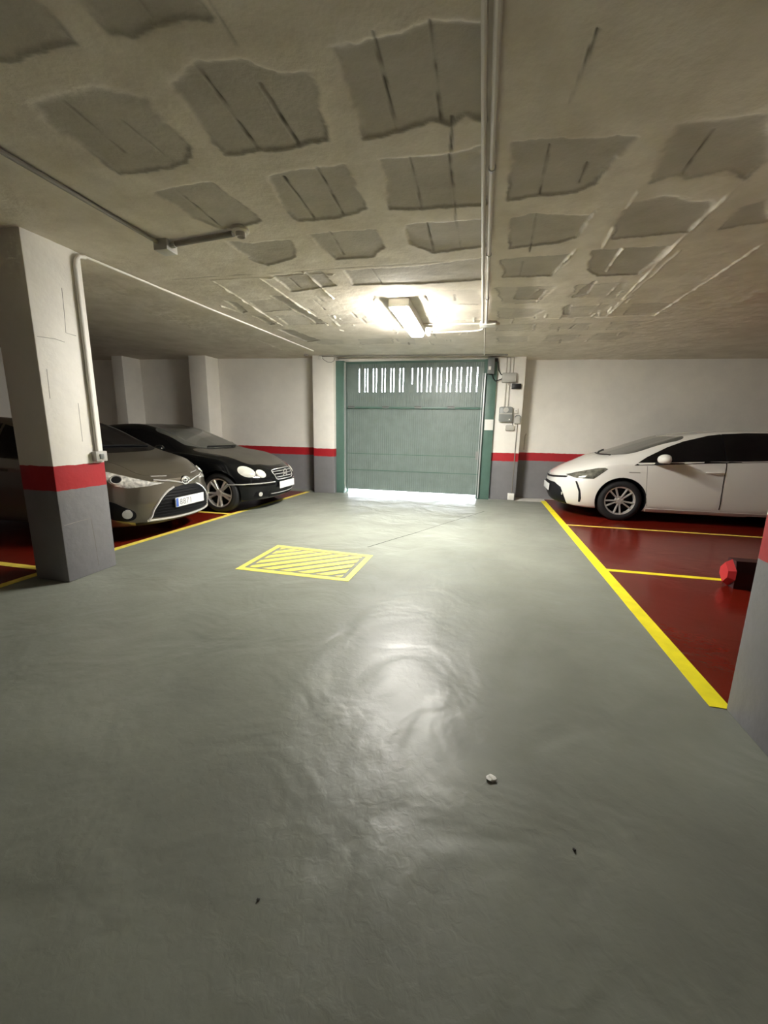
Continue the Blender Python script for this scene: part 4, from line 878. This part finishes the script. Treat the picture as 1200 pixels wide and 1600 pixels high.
# ---- black coupe
CK = dict(L=4.65, hw=.87, wr=.315, arch=.350, axles=(.74, 3.455), rim='star', rimf=.73, xf=.75, front=(.40, 2.6, [(.15, .12), (.25, .05), (.40, 0), (.55, .02), (.66, .09), (.8, .16)]), rear=(.2, 2.4, [(.2, .06), (.5, 0), (.8, .04), (1.1, .1)]), sec=[
 (0.00, .22, .56, .62, .42, .56, .58, .50, .62, .42, .65, .665),
 (0.04, .19, .66, .71, .42, .66, .60, .60, .645, .50, .68, .695),
 (0.15, .17, .74, .79, .43, .75, .64, .68, .695, .57, .735, .75),
 (0.50, .16, .80, .845, .48, .825, .74, .76, .795, .63, .835, .85),
 (0.82, .16, .82, .862, .50, .842, .80, .785, .86, .66, .895, .91),
 (1.20, .16, .825, .87, .52, .85, .855, .80, .905, .68, .945, .965),
 (1.38, .16, .825, .87, .52, .85, .87, .80, .92, .675, 1.01, 1.045),
 (1.70, .16, .825, .87, .52, .85, .885, .80, .935, .625, 1.14, 1.185),
 (2.05, .16, .825, .87, .52, .85, .90, .80, .95, .575, 1.26, 1.30),
 (2.50, .16, .825, .87, .52, .85, .915, .80, .965, .555, 1.325, 1.365),
 (3.00, .16, .825, .87, .52, .85, .92, .80, .97, .55, 1.30, 1.34),
 (3.50, .17, .825, .87, .54, .85, .92, .795, .965, .57, 1.165, 1.205),
 (3.95, .18, .82, .86, .55, .84, .90, .78, .945, .61, .99, 1.02),
 (4.40, .22, .77, .82, .55, .79, .85, .735, .90, .60, .935, .955),
 (4.58, .25, .71, .77, .53, .73, .80, .68, .85, .57, .885, .90),
 (4.65, .29, .60, .66, .50, .62, .72, .57, .77, .48, .81, .825)])
root = thing('car', 'black two-door coupe with twin oval headlamps, parked by the back wall on the left', 'car', (-3.22 - 4.65 / 2, 6.43, 0), math.pi)
c = Car(CK, root, P_black)
c.panel('windscreen', [(1.22, 0, 1), (1.25, .35, 1), (1.34, .56, 1), (1.43, .655, 1.05), (1.7, .615, 1.2), (2.04, .565, 1.3), (2.02, .3, 1.35), (2.0, 0, 1.4), (2.02, -.3, 1.35), (2.04, -.565, 1.3), (1.7, -.615, 1.2), (1.43, -.655, 1.05), (1.34, -.56, 1), (1.25, -.35, 1)], DOWN, G_wind, curved=True)
c.panel('hood', [(.17, 0, .8), (.19, .2, .8), (.27, .36, .8), (.38, .56, .8), (.8, .665, .9), (1.2, .70, .95), (1.28, .60, .95), (1.17, .3, .95), (1.14, 0, .95), (1.17, -.3, .95), (1.28, -.60, .95), (1.2, -.70, .95), (.8, -.665, .9), (.38, -.56, .8), (.27, -.36, .8), (.19, -.2, .8)], DOWN, P_dust, off=.003, curved=True)
for sg in (1, -1):
    F = (lambda P: P) if sg > 0 else mir
    dd = (1, -sg * .55, -.08)
    def ov(cx, cy, cz, a, b, tilt=.35):
        u = Vector((.55 * sg, 1, 0)).normalized() if sg > 0 else Vector((.55, -1, 0)).normalized(); v = Vector((0, 0, 1)); out = []
        for t_ in np.linspace(0, 2 * math.pi, 14, endpoint=False):
            x_ = a * math.cos(t_); y_ = b * math.sin(t_); p_ = Vector((cx, cy, cz)) + u * (x_ * math.cos(tilt) - y_ * math.sin(tilt)) + v * (x_ * math.sin(tilt) + y_ * math.cos(tilt)); out.append(tuple(p_))
        return out
    c.panel('headlamp', ov(.36, sg * .665, .645, .125, .083), dd, G_lensc, off=.006, bulge=.016, curved=True, step=.022, per=3)
    c.panel('headlamp', ov(.22, sg * .50, .605, .080, .062), dd, G_lensc, off=.006, bulge=.014, curved=True, step=.022, per=3)
    c.panel('side_window', F([(1.42, .8, .905), (1.9, .8, .93), (2.5, .8, .955), (2.55, .6, 1.275), (2.3, .6, 1.275), (2.0, .62, 1.21), (1.7, .66, 1.08)]), SIDE(sg), G_dark)
    c.panel('side_window', F([(2.53, .8, .957), (3.0, .8, .965), (3.45, .8, .965), (3.3, .65, 1.12), (3.0, .62, 1.225), (2.58, .6, 1.27)]), SIDE(sg), G_dark)
    dr = c.panel('door', F([(1.30, .84, .25), (2.60, .84, .25), (2.72, .84, .6), (2.70, .84, .925), (2.0, .84, .91), (1.30, .84, .87), (1.27, .84, .6)]), SIDE(sg), P_black, off=.003)
    c.handle(2.40, .80, sg, dr, CHROME)
    c.line(F([(.30, .78, .455), (.6, .83, .455)]), (.8, -sg, 0), .009, CHROME, 'bumper_strip', off=.004)
    c.line(F([(.05, .32, .465), (.14, .55, .462), (.32, .745, .458), (.50, .82, .456)]), (1, -sg * .35, 0), .010, CHROME, 'bumper_strip', off=.004)
    c.line(F([(.7, .86, .205), (1.2, .86, .19)]), SIDE(sg), .004, SEAM, 'sill_gap')
    m_ = c.mirror(1.62, .915, sg, P_black, .85, P_black, fold=.10)
    fp = c.panel('fog_recess', F([(.14, .42, .33), (.25, .62, .33), (.27, .64, .25), (.14, .42, .24)]), (1, -sg * .35, 0), TRIM, off=.002, step=.03)
    h, n = c.hit(c.X((.2, sg * .56, .29)), (1, -sg * .35, 0)); obj('fog_lamp', MB().tube([h, h + n * .014], .035, 16), G_lensc, fp)
    c.panel('tail_lamp', F([(4.45, .74, .84), (4.6, .6, .82), (4.62, .58, .68), (4.5, .74, .68)]), (-.6, -sg, 0), M_redp, step=.03)
g = c.panel('grille', [(0, -.25, .50), (0, .25, .50), (0, .30, .57), (0, .315, .635), (0, .25, .655), (0, 0, .662), (0, -.25, .655), (0, -.315, .635), (0, -.30, .57)], FRONT, TRIM, off=.004, step=.025)
c.line([(0, -.25, .50), (0, 0, .497), (0, .25, .50), (0, .30, .57), (0, .315, .632), (0, .25, .655), (0, 0, .662), (0, -.25, .655), (0, -.315, .632), (0, -.30, .57)], FRONT, .008, CHROME, 'grille_frame', closed=True, off=.006, parent=g)
for z in (.535, .578, .62):
    k = np.interp(z, [.5, .57, .63], [.24, .285, .30]); c.line([(0, -k, z), (0, -k / 2, z), (0, 0, z), (0, k / 2, z), (0, k, z)], FRONT, .007, CHROME, 'slat', off=.012, parent=g)
h, n = c.hit(c.X((0, 0, .582)), FRONT); h = h + Vector((-.022, 0, 0))
em = obj('emblem', MB().tube([h + Vector((0, .066 * math.cos(a), .066 * math.sin(a))) for a in np.linspace(0, 2 * math.pi, 28, endpoint=False)], .006, 8, True), CHROME); em.parent = root
ms = MB()
for k in range(3):
    a = math.pi / 2 + k * 2 * math.pi / 3; tip = h + Vector((0, .064 * math.cos(a), .064 * math.sin(a)))
    b1 = h + Vector((-.006, 0, 0)); l_ = h + Vector((0, .013 * math.cos(a + 1.05), .013 * math.sin(a + 1.05))); r_ = h + Vector((0, .013 * math.cos(a - 1.05), .013 * math.sin(a - 1.05))); b2 = h + Vector((.006, 0, 0))
    ms.add([tip, l_, b1, r_, b2], [(0, 1, 2), (0, 2, 3), (0, 3, 4), (0, 4, 1)])
obj('emblem_star', ms, CHROME, em, smooth=0)
c.panel('lower_grille', [(0, -.40, .22), (0, .40, .22), (0, .42, .32), (0, -.42, .32)], FRONT, TRIM, off=.003, step=.035)
c.line([(0, -.38, .275), (0, 0, .27), (0, .38, .275)], FRONT, .006, GREYA, 'lower_slat', off=.006)
c.plate((0, 0, .405), FRONT, '', out=.020)
c.line([(1.27, -.5, 1), (1.26, -.1, 1), (1.28, .3, 1)], DOWN, .010, TRIM, 'wiper', off=.014)
c.panel('rear_window', [(3.2, -.5, 1.2), (3.2, .5, 1.2), (3.85, .58, 1), (3.85, -.58, 1)], DOWN, G_dark)
